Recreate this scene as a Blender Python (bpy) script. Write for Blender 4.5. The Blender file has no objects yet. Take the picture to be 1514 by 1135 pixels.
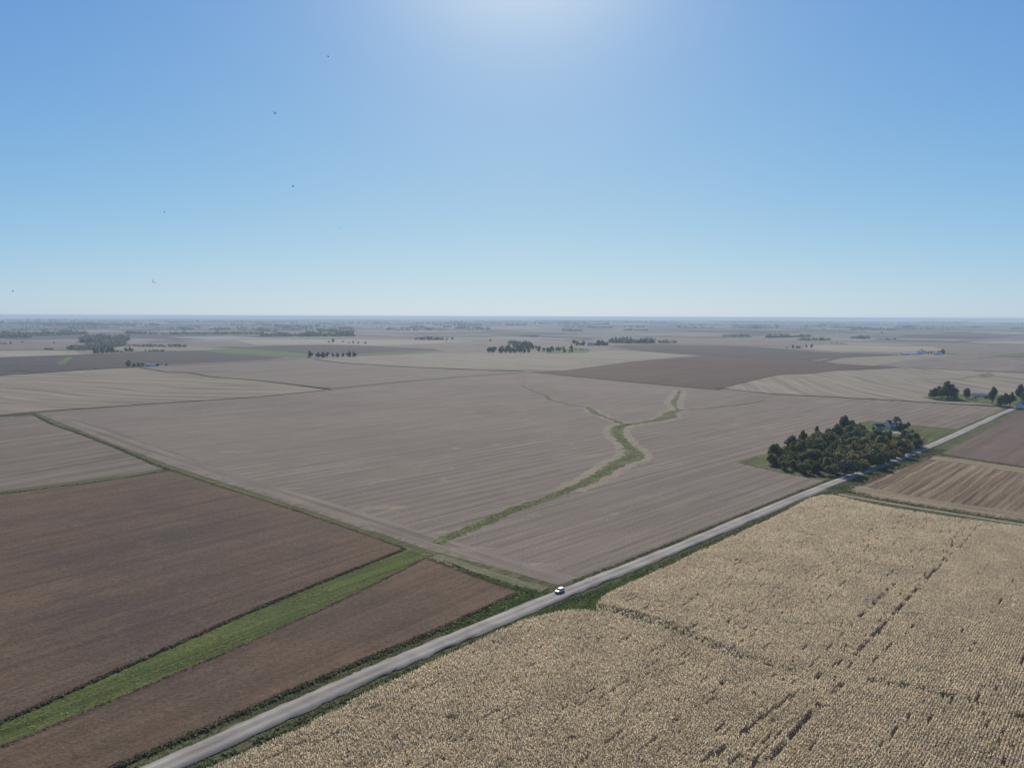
import bpy, bmesh, math, random
import numpy as np
from mathutils import Vector, Matrix, Euler
from mathutils.geometry import delaunay_2d_cdt
S = bpy.context.scene; C = S.collection
rng = np.random.default_rng(7); random.seed(7)

# ------------------------------------------------------------------ camera
W, H, F, HY, ROLL, HC = 1514., 1135., 1100., 468., math.radians(.2), 109.
PITCH = math.atan((H/2-HY)/F)
def ray(u, v):
    x = (u-W/2)/F; y = -(v-H/2)/F
    c, s = math.cos(ROLL), math.sin(ROLL); x, y = x*c-y*s, x*s+y*c
    return (x, math.cos(PITCH)+y*math.sin(PITCH), -math.sin(PITCH)+y*math.cos(PITCH))
def at(u, v):                       # the ground point surveyed at a picture position
    d = ray(u, v); t = -HC/d[2]
    return (d[0]*t, d[1]*t)
cd = bpy.data.cameras.new('camera'); cam = bpy.data.objects.new('camera', cd); C.objects.link(cam)
cd.sensor_width = 36; cd.lens = F/W*36; cd.clip_start = .5; cd.clip_end = 80000
cam.matrix_world = Matrix.Translation((0, 0, HC)) @ Matrix.Rotation(math.pi/2-PITCH, 4, 'X') @ Matrix.Rotation(ROLL, 4, 'Z')
S.camera = cam

# ------------------------------------------------------------------ light
SUN_EL, SUN_AZ = math.radians(31), math.radians(0.5)      # azimuth clockwise from +Y
w = bpy.data.worlds.new('World'); S.world = w; w.use_nodes = True
nt = w.node_tree; bg = nt.nodes['Background']
sky = nt.nodes.new('ShaderNodeTexSky'); sky.sky_type = 'NISHITA'; sky.sun_disc = False
sky.sun_elevation = SUN_EL; sky.sun_rotation = SUN_AZ; sky.altitude = 100
sky.air_density = .8; sky.dust_density = .25; sky.ozone_density = 4.0
# film-like shoulder on the sky's brightness so that it holds colour towards the sun and the horizon
sep = nt.nodes.new('ShaderNodeSeparateColor'); com = nt.nodes.new('ShaderNodeCombineColor'); nt.links.new(sky.outputs[0], sep.inputs[0])
def mth(op, a, b_):
    q = nt.nodes.new('ShaderNodeMath'); q.operation = op
    for i, v in enumerate((a, b_)):
        if hasattr(v, 'links'): nt.links.new(v, q.inputs[i])
        else: q.inputs[i].default_value = v
    return q.outputs[0]
for i, (sc, kk, pp) in enumerate(((.8, 7.4, 2.), (1.2, 9.4, 1.5), (1.75, 8.6, 2.))):
    y = mth('MULTIPLY', sep.outputs[i], sc); d_ = mth('POWER', mth('ADD', mth('POWER', mth('DIVIDE', y, kk), pp), 1.), 1/pp)
    nt.links.new(mth('DIVIDE', y, d_), com.inputs[i])
# the bright air close round the sun
wtc = nt.nodes.new('ShaderNodeTexCoord'); dt = nt.nodes.new('ShaderNodeVectorMath'); dt.operation = 'DOT_PRODUCT'
nt.links.new(wtc.outputs['Generated'], dt.inputs[0]); dt.inputs[1].default_value = (math.sin(SUN_AZ)*math.cos(SUN_EL), math.cos(SUN_AZ)*math.cos(SUN_EL), math.sin(SUN_EL))
au = mth('POWER', mth('MAXIMUM', dt.outputs['Value'], 0.), 88.)
sc_ = nt.nodes.new('ShaderNodeVectorMath'); sc_.operation = 'SCALE'; sc_.inputs[0].default_value = (5.2, 4.1, 2.2); nt.links.new(au, sc_.inputs['Scale'])
ad_ = nt.nodes.new('ShaderNodeVectorMath'); ad_.operation = 'ADD'; nt.links.new(com.outputs[0], ad_.inputs[0]); nt.links.new(sc_.outputs[0], ad_.inputs[1])
nt.links.new(ad_.outputs[0], bg.inputs[0]); bg.inputs[1].default_value = .10
sl = bpy.data.lights.new('sun', 'SUN'); sl.energy = 4.9; sl.angle = math.radians(.5); sl.color = (1, .90, .76)
so = bpy.data.objects.new('sun', sl); C.objects.link(so)
sd = Vector((math.sin(SUN_AZ)*math.cos(SUN_EL), math.cos(SUN_AZ)*math.cos(SUN_EL), math.sin(SUN_EL)))
so.rotation_euler = sd.to_track_quat('Z', 'Y').to_euler(); so.location = (0, 0, 300)
S.view_settings.view_transform = 'Standard'; S.view_settings.look = 'None'
S.view_settings.exposure = 0; S.view_settings.gamma = 1
S.cycles.max_bounces = 5; S.cycles.diffuse_bounces = 2; S.cycles.transmission_bounces = 2
S.cycles.volume_bounces = 1; S.cycles.transparent_max_bounces = 4
S.cycles.use_denoising = True

# ------------------------------------------------------------------ materials
def new_mat(name, rough=.9, spec=.1):
    m = bpy.data.materials.new(name); m.use_nodes = True
    b = m.node_tree.nodes['Principled BSDF']; b.inputs['Roughness'].default_value = rough
    b.inputs['Specular IOR Level'].default_value = spec
    return m, m.node_tree, b
def N(t, ty, **kw):
    n = t.nodes.new(ty)
    for k, v in kw.items():
        if k in n.inputs: n.inputs[k].default_value = v
        else: setattr(n, k, v)
    return n
def mixc(t, fac, a, b, blend='MIX'):
    n = t.nodes.new('ShaderNodeMix'); n.data_type = 'RGBA'; n.blend_type = blend
    for i, v in ((0, fac), (6, a), (7, b)):
        if hasattr(v, 'links'): t.links.new(v, n.inputs[i])
        elif i == 0: n.inputs[0].default_value = v
        else: n.inputs[i].default_value = (*v, 1) if len(v) == 3 else v
    return n.outputs[2]
def ramp(t, src, pts):
    n = t.nodes.new('ShaderNodeValToRGB'); e = n.color_ramp.elements
    while len(e) < len(pts): e.new(.5)
    for k, (p, c) in enumerate(pts):
        e[k].position = p; e[k].color = (*c, 1) if hasattr(c, '__len__') else (c, c, c, 1)
    t.links.new(src, n.inputs[0]); return n.outputs[0]
def coords(t, ang=0, scale=(1, 1, 1), warp=0, wscale=.004):
    tc = t.nodes.new('ShaderNodeTexCoord'); src = tc.outputs['Object']
    if warp:
        nz = N(t, 'ShaderNodeTexNoise', Scale=wscale, Detail=1.0); t.links.new(src, nz.inputs['Vector'])
        sub = N(t, 'ShaderNodeVectorMath', operation='SUBTRACT'); t.links.new(nz.outputs['Color'], sub.inputs[0]); sub.inputs[1].default_value = (.5, .5, .5)
        mu = N(t, 'ShaderNodeVectorMath', operation='SCALE'); t.links.new(sub.outputs[0], mu.inputs[0]); mu.inputs['Scale'].default_value = warp
        ad = N(t, 'ShaderNodeVectorMath', operation='ADD'); t.links.new(src, ad.inputs[0]); t.links.new(mu.outputs[0], ad.inputs[1]); src = ad.outputs[0]
    r = N(t, 'ShaderNodeVectorRotate', rotation_type='Z_AXIS'); r.inputs['Angle'].default_value = -ang
    t.links.new(src, r.inputs['Vector'])
    m = N(t, 'ShaderNodeVectorMath', operation='MULTIPLY'); m.inputs[1].default_value = scale
    t.links.new(r.outputs[0], m.inputs[0]); return m.outputs[0]
def noise(t, vec, scale=1., detail=3., rough=.55):
    n = N(t, 'ShaderNodeTexNoise', Scale=scale, Detail=detail, Roughness=rough); t.links.new(vec, n.inputs['Vector']); return n.outputs['Fac']
def field_mat(name, c1, c2, ang=0., pass_w=9., streak=.35, fine=.35, speck=.25, speck_scale=1.2, warp=0, blotch=.008, spots=None, bump=.0, wscale=.004, sharp=0.):
    """c1/c2 large patches; streaks run along ang, combine passes pass_w metres wide"""
    c1, c2 = [tuple(a*k for a, k in zip(c_, (1.03, 1.01, .88))) for c_ in (c1, c2)]
    m, t, b = new_mat(name, .95, .05)
    P = coords(t); R = coords(t, ang, (1, 1, 1), warp, wscale)
    base = mixc(t, ramp(t, noise(t, P, blotch, 4, .6), [(.36, 0.), (.64, 1.)]), c1, c2)
    base = mixc(t, ramp(t, noise(t, P, blotch*7, 4, .6), [(.35, 0.), (.7, .35)]), base, tuple((a+b2)/2*.78 for a, b2 in zip(c1, c2)))
    v1 = N(t, 'ShaderNodeVectorMath', operation='MULTIPLY'); v1.inputs[1].default_value = (.0035, 1/pass_w, 0); t.links.new(R, v1.inputs[0])
    s1 = ramp(t, noise(t, v1.outputs[0], 1., 2., .5), [(.33, 1-streak), (.52, 1.), (.7, 1+streak*.45)])
    v2 = N(t, 'ShaderNodeVectorMath', operation='MULTIPLY'); v2.inputs[1].default_value = (.012, 3.2/pass_w, 0); t.links.new(R, v2.inputs[0])
    s2 = ramp(t, noise(t, v2.outputs[0], 1., 3., .6), [(.3, 1-fine), (.55, 1.), (.75, 1+fine*.5)])
    base = mixc(t, 1., base, s1, 'MULTIPLY'); base = mixc(t, 1., base, s2, 'MULTIPLY')
    if sharp:                                                  # regular residue windrows, one per pass
        wv = N(t, 'ShaderNodeTexWave', wave_type='BANDS', bands_direction='Y'); wv.inputs['Scale'].default_value = 2*math.pi/pass_w/20
        wv.inputs['Distortion'].default_value = 1.1; wv.inputs['Detail'].default_value = 2; wv.inputs['Detail Scale'].default_value = .6
        v4 = N(t, 'ShaderNodeVectorMath', operation='MULTIPLY'); v4.inputs[1].default_value = (.15, 1, 0); t.links.new(R, v4.inputs[0])
        t.links.new(v4.outputs[0], wv.inputs['Vector'])
        v5 = N(t, 'ShaderNodeVectorMath', operation='MULTIPLY'); v5.inputs[1].default_value = (.004, .03, 0); t.links.new(R, v5.inputs[0])
        base = mixc(t, ramp(t, noise(t, v5.outputs[0], 1., 3., .6), [(.35, .25), (.62, 1.)]), base, mixc(t, 1., base, ramp(t, wv.outputs['Fac'], [(.02, 1-sharp*2), (.2, 1.), (.8, 1+sharp*.3)]), 'MULTIPLY'))
    s3 = ramp(t, noise(t, P, speck_scale, 3., .75), [(.3, 1-speck), (.5, 1.), (.72, 1+speck)])
    base = mixc(t, 1., base, s3, 'MULTIPLY')
    if spots:
        base = mixc(t, ramp(t, noise(t, P, .05, 5, .7), [(.60, 0.), (.72, .6)]), base, spots)
    t.links.new(base, b.inputs['Base Color'])
    if bump:
        bp = N(t, 'ShaderNodeBump'); bp.inputs['Strength'].default_value = bump; bp.inputs['Distance'].default_value = .6
        t.links.new(noise(t, P, 1.1, 3., .7), bp.inputs['Height']); t.links.new(bp.outputs[0], b.inputs['Normal'])
    return m
def leaf_mat(name, cols, trans=.25, scale=.25, lo=.72):
    """foliage: colour differs from leaf clump to leaf clump and in drifts"""
    m, t, b = new_mat(name, .7, .15)
    g = t.nodes.new('ShaderNodeNewGeometry')
    c = ramp(t, g.outputs['Random Per Island'], [(i/(len(cols)-1), k) for i, k in enumerate(cols)])
    d = ramp(t, noise(t, coords(t), scale, 2.), [(.35, lo), (.65, 2.02-lo)])
    c = mixc(t, 1., c, d, 'MULTIPLY')
    t.links.new(c, b.inputs['Base Color'])
    tr = t.nodes.new('ShaderNodeBsdfTranslucent'); t.links.new(c, tr.inputs['Color'])
    mx = t.nodes.new('ShaderNodeMixShader'); mx.inputs[0].default_value = trans
    t.links.new(b.outputs[0], mx.inputs[1]); t.links.new(tr.outputs[0], mx.inputs[2])
    t.links.new(mx.outputs[0], t.nodes['Material Output'].inputs['Surface'])
    return m
def plain(name, col, rough=.6, spec=.3, metal=0., var=.12, scale=2.):
    m, t, b = new_mat(name, rough, spec); b.inputs['Metallic'].default_value = metal
    c = mixc(t, 1., col, ramp(t, noise(t, coords(t), scale, 4.), [(.3, 1-var), (.7, 1+var*.5)]), 'MULTIPLY')
    t.links.new(c, b.inputs['Base Color']); return m

ROADANG = math.radians(45.6); CORNANG = math.radians(48.6); BEANANG = math.radians(52)
CROSS = ROADANG+math.pi/2
STUB = ((.198, .166, .150), (.238, .200, .178))
M = {}
M['quarter'] = field_mat('soybean_stubble', *STUB, ROADANG, 10.7, .10, .24, .26, .8, blotch=.005, spots=(.33, .29, .24), sharp=.12)
M['stub_nw'] = field_mat('stubble_contour_rows', (.245, .21, .175), (.275, .235, .195), CROSS+.42, 16, .36, .15, .12, 1., warp=140, wscale=.0022)
M['stub_w'] = field_mat('stubble_west', (.185, .155, .135), (.21, .175, .15), ROADANG+.25, 12, .3, .2, .15, 1., spots=(.32, .28, .22))
M['stub_e'] = field_mat('stubble_east', (.28, .25, .21), (.25, .215, .19), CROSS-.9, 16, .3, .15, .12, 1., warp=120, wscale=.002)
M['bean'] = field_mat('ripe_soybeans', (.168, .115, .082), (.102, .079, .070), BEANANG, 7, .16, .18, .34, .9, blotch=.010, spots=(.18, .13, .085), bump=.6)
M['bean_far'] = field_mat('far_soybeans', (.095, .066, .056), (.125, .08, .064), ROADANG, 30, .12, .12, .12, .2, blotch=.004)
M['bean_dark'] = field_mat('far_dark_soybeans', (.082, .068, .066), (.10, .081, .076), ROADANG, 40, .15, .12, .1, .1, blotch=.003)
M['tan'] = field_mat('far_pale_stubble', (.27, .245, .20), (.24, .215, .18), CROSS, 40, .15, .15, .1, .1, blotch=.003)
M['pale'] = field_mat('far_straw_field', (.34, .30, .24), (.30, .27, .215), CROSS, 40, .12, .12, .1, .1, blotch=.003)
M['mauve'] = field_mat('far_brown_stubble', (.20, .165, .15), (.225, .19, .17), ROADANG, 30, .15, .15, .1, .2, blotch=.003)
M['hay'] = field_mat('far_green_hay', (.10, .15, .055), (.12, .17, .07), CROSS, 30, .12, .12, .1, .2, blotch=.006)
M['chopped'] = field_mat('harvested_corn_rows', (.255, .195, .145), (.215, .16, .118), ROADANG+.03, 6, .45, .5, .5, .7, warp=2.5, wscale=.03, blotch=.01, sharp=.22)
M['bean_ne'] = field_mat('soybeans_northeast', (.155, .118, .106), (.175, .128, .112), ROADANG, 12, .15, .15, .18, .6, blotch=.009)
M['grass'] = field_mat('mown_grass', (.088, .112, .040), (.12, .148, .052), BEANANG, 3.5, .35, .35, .35, .7, blotch=.03, spots=(.17, .19, .09))
M['verge'] = field_mat('rough_verge_grass', (.085, .10, .045), (.13, .13, .07), ROADANG, 3, .3, .3, .4, .6, blotch=.04, spots=(.20, .18, .11))
M['swale'] = field_mat('grass_waterway', (.085, .105, .042), (.15, .155, .08), ROADANG, 6, .2, .3, .4, .4, blotch=.035, spots=(.24, .21, .15))
M['headrows'] = field_mat('headland_rows', (.195, .164, .148), (.245, .207, .182), CROSS+.02, 5, .28, .2, .2, .9, blotch=.02)
M['strawrows'] = field_mat('straw_end_rows', (.30, .25, .185), (.25, .20, .145), CROSS, 4, .35, .4, .45, .7, blotch=.03)
M['drystrip'] = field_mat('dry_headland', (.25, .213, .182), (.28, .24, .20), ROADANG, 5, .2, .2, .2, .6, blotch=.02)
M['dryverge'] = field_mat('dry_grass_strip', (.135, .14, .085), (.20, .19, .13), CROSS, 3, .2, .25, .3, .6, blotch=.03, spots=(.12, .14, .06))
M['weeds'] = field_mat('weedy_boundary', (.075, .08, .045), (.11, .10, .06), ROADANG, 3, .3, .3, .4, .5, blotch=.03)
M['soil'] = field_mat('corn_ground', (.30, .235, .165), (.36, .285, .20), CORNANG, 1.5, .1, .2, .3, 1.5)
M['lane'] = field_mat('farm_lane', (.33, .315, .27), (.38, .36, .31), CROSS, 1.2, .2, .3, .25, 1.)
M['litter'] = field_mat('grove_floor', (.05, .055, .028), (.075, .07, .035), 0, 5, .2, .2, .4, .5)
# gravel road: two pale wheel tracks, darker loose crown and edges (own u across the road in UV)
m, t, b = new_mat('gravel', .95, .1)
uv = N(t, 'ShaderNodeUVMap'); sp = t.nodes.new('ShaderNodeSeparateXYZ'); t.links.new(uv.outputs[0], sp.inputs[0])
tr = ramp(t, sp.outputs[0], [(0., .55), (.10, .84), (.27, 1.2), (.40, .95), (.50, .80), (.60, .95), (.74, 1.15), (.90, .82), (1., .52)])
c = mixc(t, ramp(t, noise(t, coords(t), .06, 4, .6), [(.38, 0.), (.6, 1.)]), (.265, .243, .21), (.36, .332, .285))
c = mixc(t, 1., c, tr, 'MULTIPLY')
c = mixc(t, 1., c, ramp(t, noise(t, coords(t, ROADANG, (.06, 1.2, 1)), 1., 3, .6), [(.3, .86), (.7, 1.12)]), 'MULTIPLY')
c = mixc(t, 1., c, ramp(t, noise(t, coords(t), 2.5, 3, .7), [(.3, .85), (.7, 1.15)]), 'MULTIPLY')
t.links.new(c, b.inputs['Base Color']); M['gravel'] = m
# land: colour of each far field in an attribute
m, t, b = new_mat('far_farmland', .95, .05)
a = N(t, 'ShaderNodeAttribute', attribute_name='crop')
c = mixc(t, 1., a.outputs['Color'], ramp(t, noise(t, coords(t), .0025, 5, .6), [(.3, .82), (.7, 1.15)]), 'MULTIPLY')
c = mixc(t, 1., c, ramp(t, noise(t, coords(t, ROADANG, (.0012, .02, 1)), 1., 3, .6), [(.3, .88), (.7, 1.1)]), 'MULTIPLY')
t.links.new(c, b.inputs['Base Color']); M['land'] = m
M['base'] = field_mat('field_ground', (.20, .17, .15), (.24, .205, .175), ROADANG, 14, .2, .2, .15, .5, blotch=.003)
M['corn'] = leaf_mat('dry_corn_leaves', [(.47, .38, .26), (.60, .50, .355), (.66, .56, .40), (.73, .635, .46), (.53, .44, .305), (.65, .575, .36), (.81, .725, .56)], .55, .06, .93)
M['tuft'] = leaf_mat('rough_grass_blades', [(.095, .11, .045), (.13, .155, .06), (.18, .20, .08), (.11, .12, .055), (.25, .24, .13)], .45, .12)
M['weedleaf'] = leaf_mat('olive_weed_leaves', [(.13, .14, .06), (.19, .19, .09), (.26, .24, .13), (.16, .18, .07)], .35, .12)
M['beanleaf'] = leaf_mat('ripe_bean_stalks', [(.12, .085, .06), (.18, .13, .09), (.24, .18, .12), (.15, .12, .07)], .4, .12)
M['grassleaf'] = leaf_mat('short_grass_blades', [(.14, .175, .06), (.19, .22, .08), (.26, .28, .12), (.16, .20, .07)], .6, .05, .8)
M['tuft_green'] = leaf_mat('green_grass_blades', [(.09, .13, .04), (.14, .19, .06), (.20, .25, .09)], .45, .1)
M['leaf_dark'] = leaf_mat('dark_leaves', [(.045, .055, .022), (.075, .09, .034), (.105, .125, .045), (.15, .17, .07)], .45)
M['leaf_green'] = leaf_mat('green_leaves', [(.085, .10, .034), (.13, .155, .05), (.18, .205, .07), (.25, .27, .11)], .5)
M['leaf_olive'] = leaf_mat('yellowing_leaves', [(.15, .135, .045), (.22, .19, .06), (.30, .25, .08), (.40, .33, .13)], .5)
M['leaf_grey'] = leaf_mat('grey_green_leaves', [(.08, .09, .055), (.12, .13, .08), (.16, .17, .11)], .4)
M['bark'] = plain('bark', (.09, .075, .06), .9, .1)
M['white'] = plain('white_siding', (.76, .71, .62), .6, .2, var=.06)
M['roof'] = plain('dark_shingles', (.07, .072, .08), .8, .2)
M['tin'] = plain('pale_metal_roof', (.68, .66, .62), .55, .3, .1, var=.08)
M['greyroof'] = plain('grey_blue_roof', (.32, .33, .34), .6, .2)
M['redwood'] = plain('weathered_red_boards', (.16, .07, .05), .8, .1)
M['brownroof'] = plain('brown_roof', (.24, .16, .12), .8, .1)
M['glass'] = plain('window_glass', (.03, .04, .05), .1, .6, var=.02)
M['door'] = plain('door_paint', (.30, .31, .32), .6, .2)
M['carpaint'] = plain('white_car_paint', (.72, .72, .72), .4, .4, var=.02)
M['cardark'] = plain('dark_trim', (.02, .02, .025), .5, .3)
M['tyre'] = plain('rubber', (.02, .02, .02), .8, .1)
M['rim'] = plain('wheel_metal', (.45, .45, .46), .3, .5, .9)
M['lamp'] = plain('lamp_glass', (.6, .6, .58), .15, .6)
M['tail'] = plain('tail_lamp_red', (.35, .02, .02), .3, .5)
M['bird'] = plain('dark_feathers', (.035, .033, .035), .8, .1)

# ------------------------------------------------------------------ helpers
def tag(o, label=None, cat=None, group=None, kind=None):
    if label: o['label'] = label
    if cat: o['category'] = cat
    if group: o['group'] = group
    if kind: o['kind'] = kind
    return o
def empty(name, loc, rz=0.):
    o = bpy.data.objects.new(name, None); o.location = loc; o.rotation_euler = (0, 0, rz); C.objects.link(o); return o
def mesh_np(name, V, Q, mats, parent=None, smooth=False, midx=None):
    me = bpy.data.meshes.new(name); V = np.asarray(V, np.float32); Q = np.asarray(Q, np.int32); k = Q.shape[1]
    me.vertices.add(len(V)); me.vertices.foreach_set('co', V.ravel())
    me.loops.add(Q.size); me.loops.foreach_set('vertex_index', Q.ravel())
    me.polygons.add(len(Q)); me.polygons.foreach_set('loop_start', np.arange(0, Q.size, k, dtype=np.int32))
    for m_ in (mats if isinstance(mats, list) else [mats]): me.materials.append(m_)
    if midx is not None: me.polygons.foreach_set('material_index', np.asarray(midx, np.int32))
    me.update(calc_edges=True)
    if smooth: me.polygons.foreach_set('use_smooth', np.ones(len(Q), bool))
    o = bpy.data.objects.new(name, me); C.objects.link(o)
    if parent: o.parent = parent
    return o
def bm_obj(name, bm, mat, parent=None):
    me = bpy.data.meshes.new(name); bmesh.ops.recalc_face_normals(bm, faces=bm.faces[:]); bm.to_mesh(me); bm.free()
    for m_ in (mat if isinstance(mat, list) else [mat]): me.materials.append(m_)
    o = bpy.data.objects.new(name, me); C.objects.link(o)
    if parent: o.parent = parent
    return o
def refine(P, step, jit, seed=0, closed=True):
    """subdivide the outline of a field and give it the small wander of a real edge"""
    r = random.Random(seed); out = []; n = len(P)
    for i in range(n if closed else n-1):
        a, b_ = P[i], P[(i+1) % n]; L = math.dist(a, b_); k = max(1, min(60, int(L/step)))
        for j in range(k):
            f = j/k; x, y = a[0]+(b_[0]-a[0])*f, a[1]+(b_[1]-a[1])*f
            if j: x += r.uniform(-jit, jit); y += r.uniform(-jit, jit)
            out.append((x, y))
    if not closed: out.append(P[-1])
    return out
def inside(px, py, poly):
    c = np.zeros(len(px), bool); n = len(poly)
    for i in range(n):
        x1, y1 = poly[i]; x2, y2 = poly[(i+1) % n]
        if y1 == y2: continue
        k = ((y1 > py) != (y2 > py)) & (px < (x2-x1)*(py-y1)/(y2-y1)+x1); c ^= k
    return c
def patch(name, px, z, mat, label, cat='field', jit=.5, step=12, height=0., world=False, kind='structure', group=None):
    P = px if world else [at(*q) for q in px]
    P = refine(P, step*(1 if math.dist((0, 0), P[0]) < 700 else 4), jit, len(P))
    ox, oy = P[0]; xs, ys = [p[0] for p in P], [p[1] for p in P]; g = max(60, max(max(xs)-min(xs), max(ys)-min(ys))/22)
    qx, qy = np.meshgrid(np.arange(min(xs), max(xs), g)+g/2, np.arange(min(ys), max(ys), g)+g/2); qx, qy = qx.ravel(), qy.ravel()
    k_ = inside(qx, qy, P); extra = [Vector((a-ox, b_-oy)) for a, b_ in zip(qx[k_], qy[k_])]
    vo, _, fo, _, _, _ = delaunay_2d_cdt([Vector((x-ox, y-oy)) for x, y in P]+extra, [], [list(range(len(P)))], 1, 1e-4)
    bm = bmesh.new(); top = [bm.verts.new((v_.x+ox, v_.y+oy, z+height)) for v_ in vo]
    for f in fo: bm.faces.new([top[k] for k in f])
    if height:
        tp = [bm.verts.new((x, y, z+height)) for x, y in P]; bot = [bm.verts.new((x, y, z-.02)) for x, y in P]
        for i in range(len(P)): bm.faces.new((tp[i-1], tp[i], bot[i], bot[i-1]))
    for f in bm.faces:
        f.normal_update()
        if f.normal.z < -.5: f.normal_flip()
    me = bpy.data.meshes.new(name); bm.to_mesh(me); bm.free(); me.materials.append(mat)
    o = bpy.data.objects.new(name, me); C.objects.link(o)
    return tag(o, label, cat, group, kind)
def smooth_line(P, n=8):
    out = []
    for i in range(len(P)-1):
        p0 = P[max(i-1, 0)]; p1 = P[i]; p2 = P[i+1]; p3 = P[min(i+2, len(P)-1)]
        for j in range(n):
            s = j/n
            out.append(tuple(.5*((2*p1[k])+(-p0[k]+p2[k])*s+(2*p0[k]-5*p1[k]+4*p2[k]-p3[k])*s*s+(-p0[k]+3*p1[k]-3*p2[k]+p3[k])*s**3) for k in range(len(p1))))
    out.append(P[-1]); return out
def strip(name, P, prof, mat, label=None, cat=None, kind='structure', jit=0., group=None, midx=None):
    """P: (x, y[, width factor]); prof: list of (offset, z) across"""
    r = random.Random(len(P)); V = []; Q = []; U = []; mi = []
    n = len(prof); o0, o1 = prof[0][0], prof[-1][0]
    for i, p in enumerate(P):
        a = P[max(i-1, 0)]; b_ = P[min(i+1, len(P)-1)]; dx, dy = b_[0]-a[0], b_[1]-a[1]; L = math.hypot(dx, dy) or 1
        nx, ny = -dy/L, dx/L; wf = p[2] if len(p) > 2 else 1
        for k, (o, z) in enumerate(prof):
            e = r.uniform(-jit, jit) if k in (0, n-1) else 0
            V.append((p[0]+nx*(o*wf+e), p[1]+ny*(o*wf+e), z)); U.append(((o-o0)/(o1-o0), i/10))
    for i in range(len(P)-1):
        for k in range(n-1):
            Q.append((i*n+k, (i+1)*n+k, (i+1)*n+k+1, i*n+k+1)); mi.append(midx[k] if midx else 0)
    o = mesh_np(name, V, Q, mat, midx=mi)
    # normals up
    me = o.data; uvl = me.uv_layers.new(name='UVMap'); idx = np.zeros(len(me.loops), np.int32); me.loops.foreach_get('vertex_index', idx)
    uvl.data.foreach_set('uv', np.asarray(U, np.float32)[idx].ravel())
    me.flip_normals(); 
    return tag(o, label, cat, group, kind)
def vnoise(x, y, s, seed=0):
    """cheap smooth value noise 0..1 on arrays"""
    x = x/s; y = y/s; xi = np.floor(x).astype(np.int64); yi = np.floor(y).astype(np.int64); fx = x-xi; fy = y-yi
    fx = fx*fx*(3-2*fx); fy = fy*fy*(3-2*fy)
    def h(a, b_):
        v = np.sin(a*127.1+b_*311.7+seed*74.7)*43758.5453; return v-np.floor(v)
    return (h(xi, yi)*(1-fx)+h(xi+1, yi)*fx)*(1-fy)+(h(xi, yi+1)*(1-fx)+h(xi+1, yi+1)*fx)*fy
def seg_dist(x, y, P):
    d = np.full(len(x), 1e9)
    for (ax, ay), (bx, by) in zip(P[:-1], P[1:]):
        L = (bx-ax)**2+(by-ay)**2; s = np.clip(((x-ax)*(bx-ax)+(y-ay)*(by-ay))/L, 0, 1)
        d = np.minimum(d, np.hypot(x-ax-s*(bx-ax), y-ay-s*(by-ay)))
    return d
def quads(cx, cy, cz, wdt, hgt, yaw, tilt, lean=None):
    """one leaf-like quad at each centre: width, height, yaw and tilt from upright"""
    n = len(cx); cw, sw = np.cos(yaw), np.sin(yaw); ct, st = np.cos(tilt), np.sin(tilt)
    ux, uy, uz = cw*wdt/2, sw*wdt/2, (lean if lean is not None else np.zeros(n))*wdt/2
    vx, vy, vz = -sw*st*hgt/2, cw*st*hgt/2, ct*hgt/2
    V = np.empty((n, 4, 3), np.float32)
    for k, (a, b_) in enumerate(((-1, -1), (1, -1), (.55, 1), (-.55, 1))):
        V[:, k, 0] = cx+a*ux+b_*vx; V[:, k, 1] = cy+a*uy+b_*vy; V[:, k, 2] = cz+a*uz+b_*vz
    return V.reshape(-1, 3)

# ------------------------------------------------------------------ ground
def relief(x, y):
    x = np.asarray(x, float); y = np.asarray(y, float); d = np.hypot(x, y)
    a = np.clip((d-3200)/4000, 0, 1); a = a*a*(3-2*a)
    z = 8*vnoise(x, y, 2300, 3)+5*vnoise(x, y, 900, 5)
    far = np.clip((d-11000)/9000, 0, 1)
    return a*z*(1-.6*far) + far*7*vnoise(x, y, 3100, 9)
gxs_ = np.arange(-27000, 27001, 600.); gys_ = np.arange(-1200, 27001, 600.)
gi, gj = np.meshgrid(gxs_, gys_, indexing='ij'); ny_ = len(gys_)
ii, jj = np.meshgrid(np.arange(len(gxs_)-1), np.arange(ny_-1), indexing='ij'); kk_ = (ii*ny_+jj).ravel(); kx, ky = (gi[:-1, :-1]+300).ravel(), (gj[:-1, :-1]+300).ravel()
kk_ = kk_[np.hypot(kx, ky) < 27000]
o = mesh_np('ground', np.stack([gi, gj, gi*0], -1).reshape(-1, 3), np.stack([kk_, kk_+ny_, kk_+ny_+1, kk_+1], -1), M['base'])
tag(o, 'open brown farm ground running flat to the horizon', 'ground', kind='structure')

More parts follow.
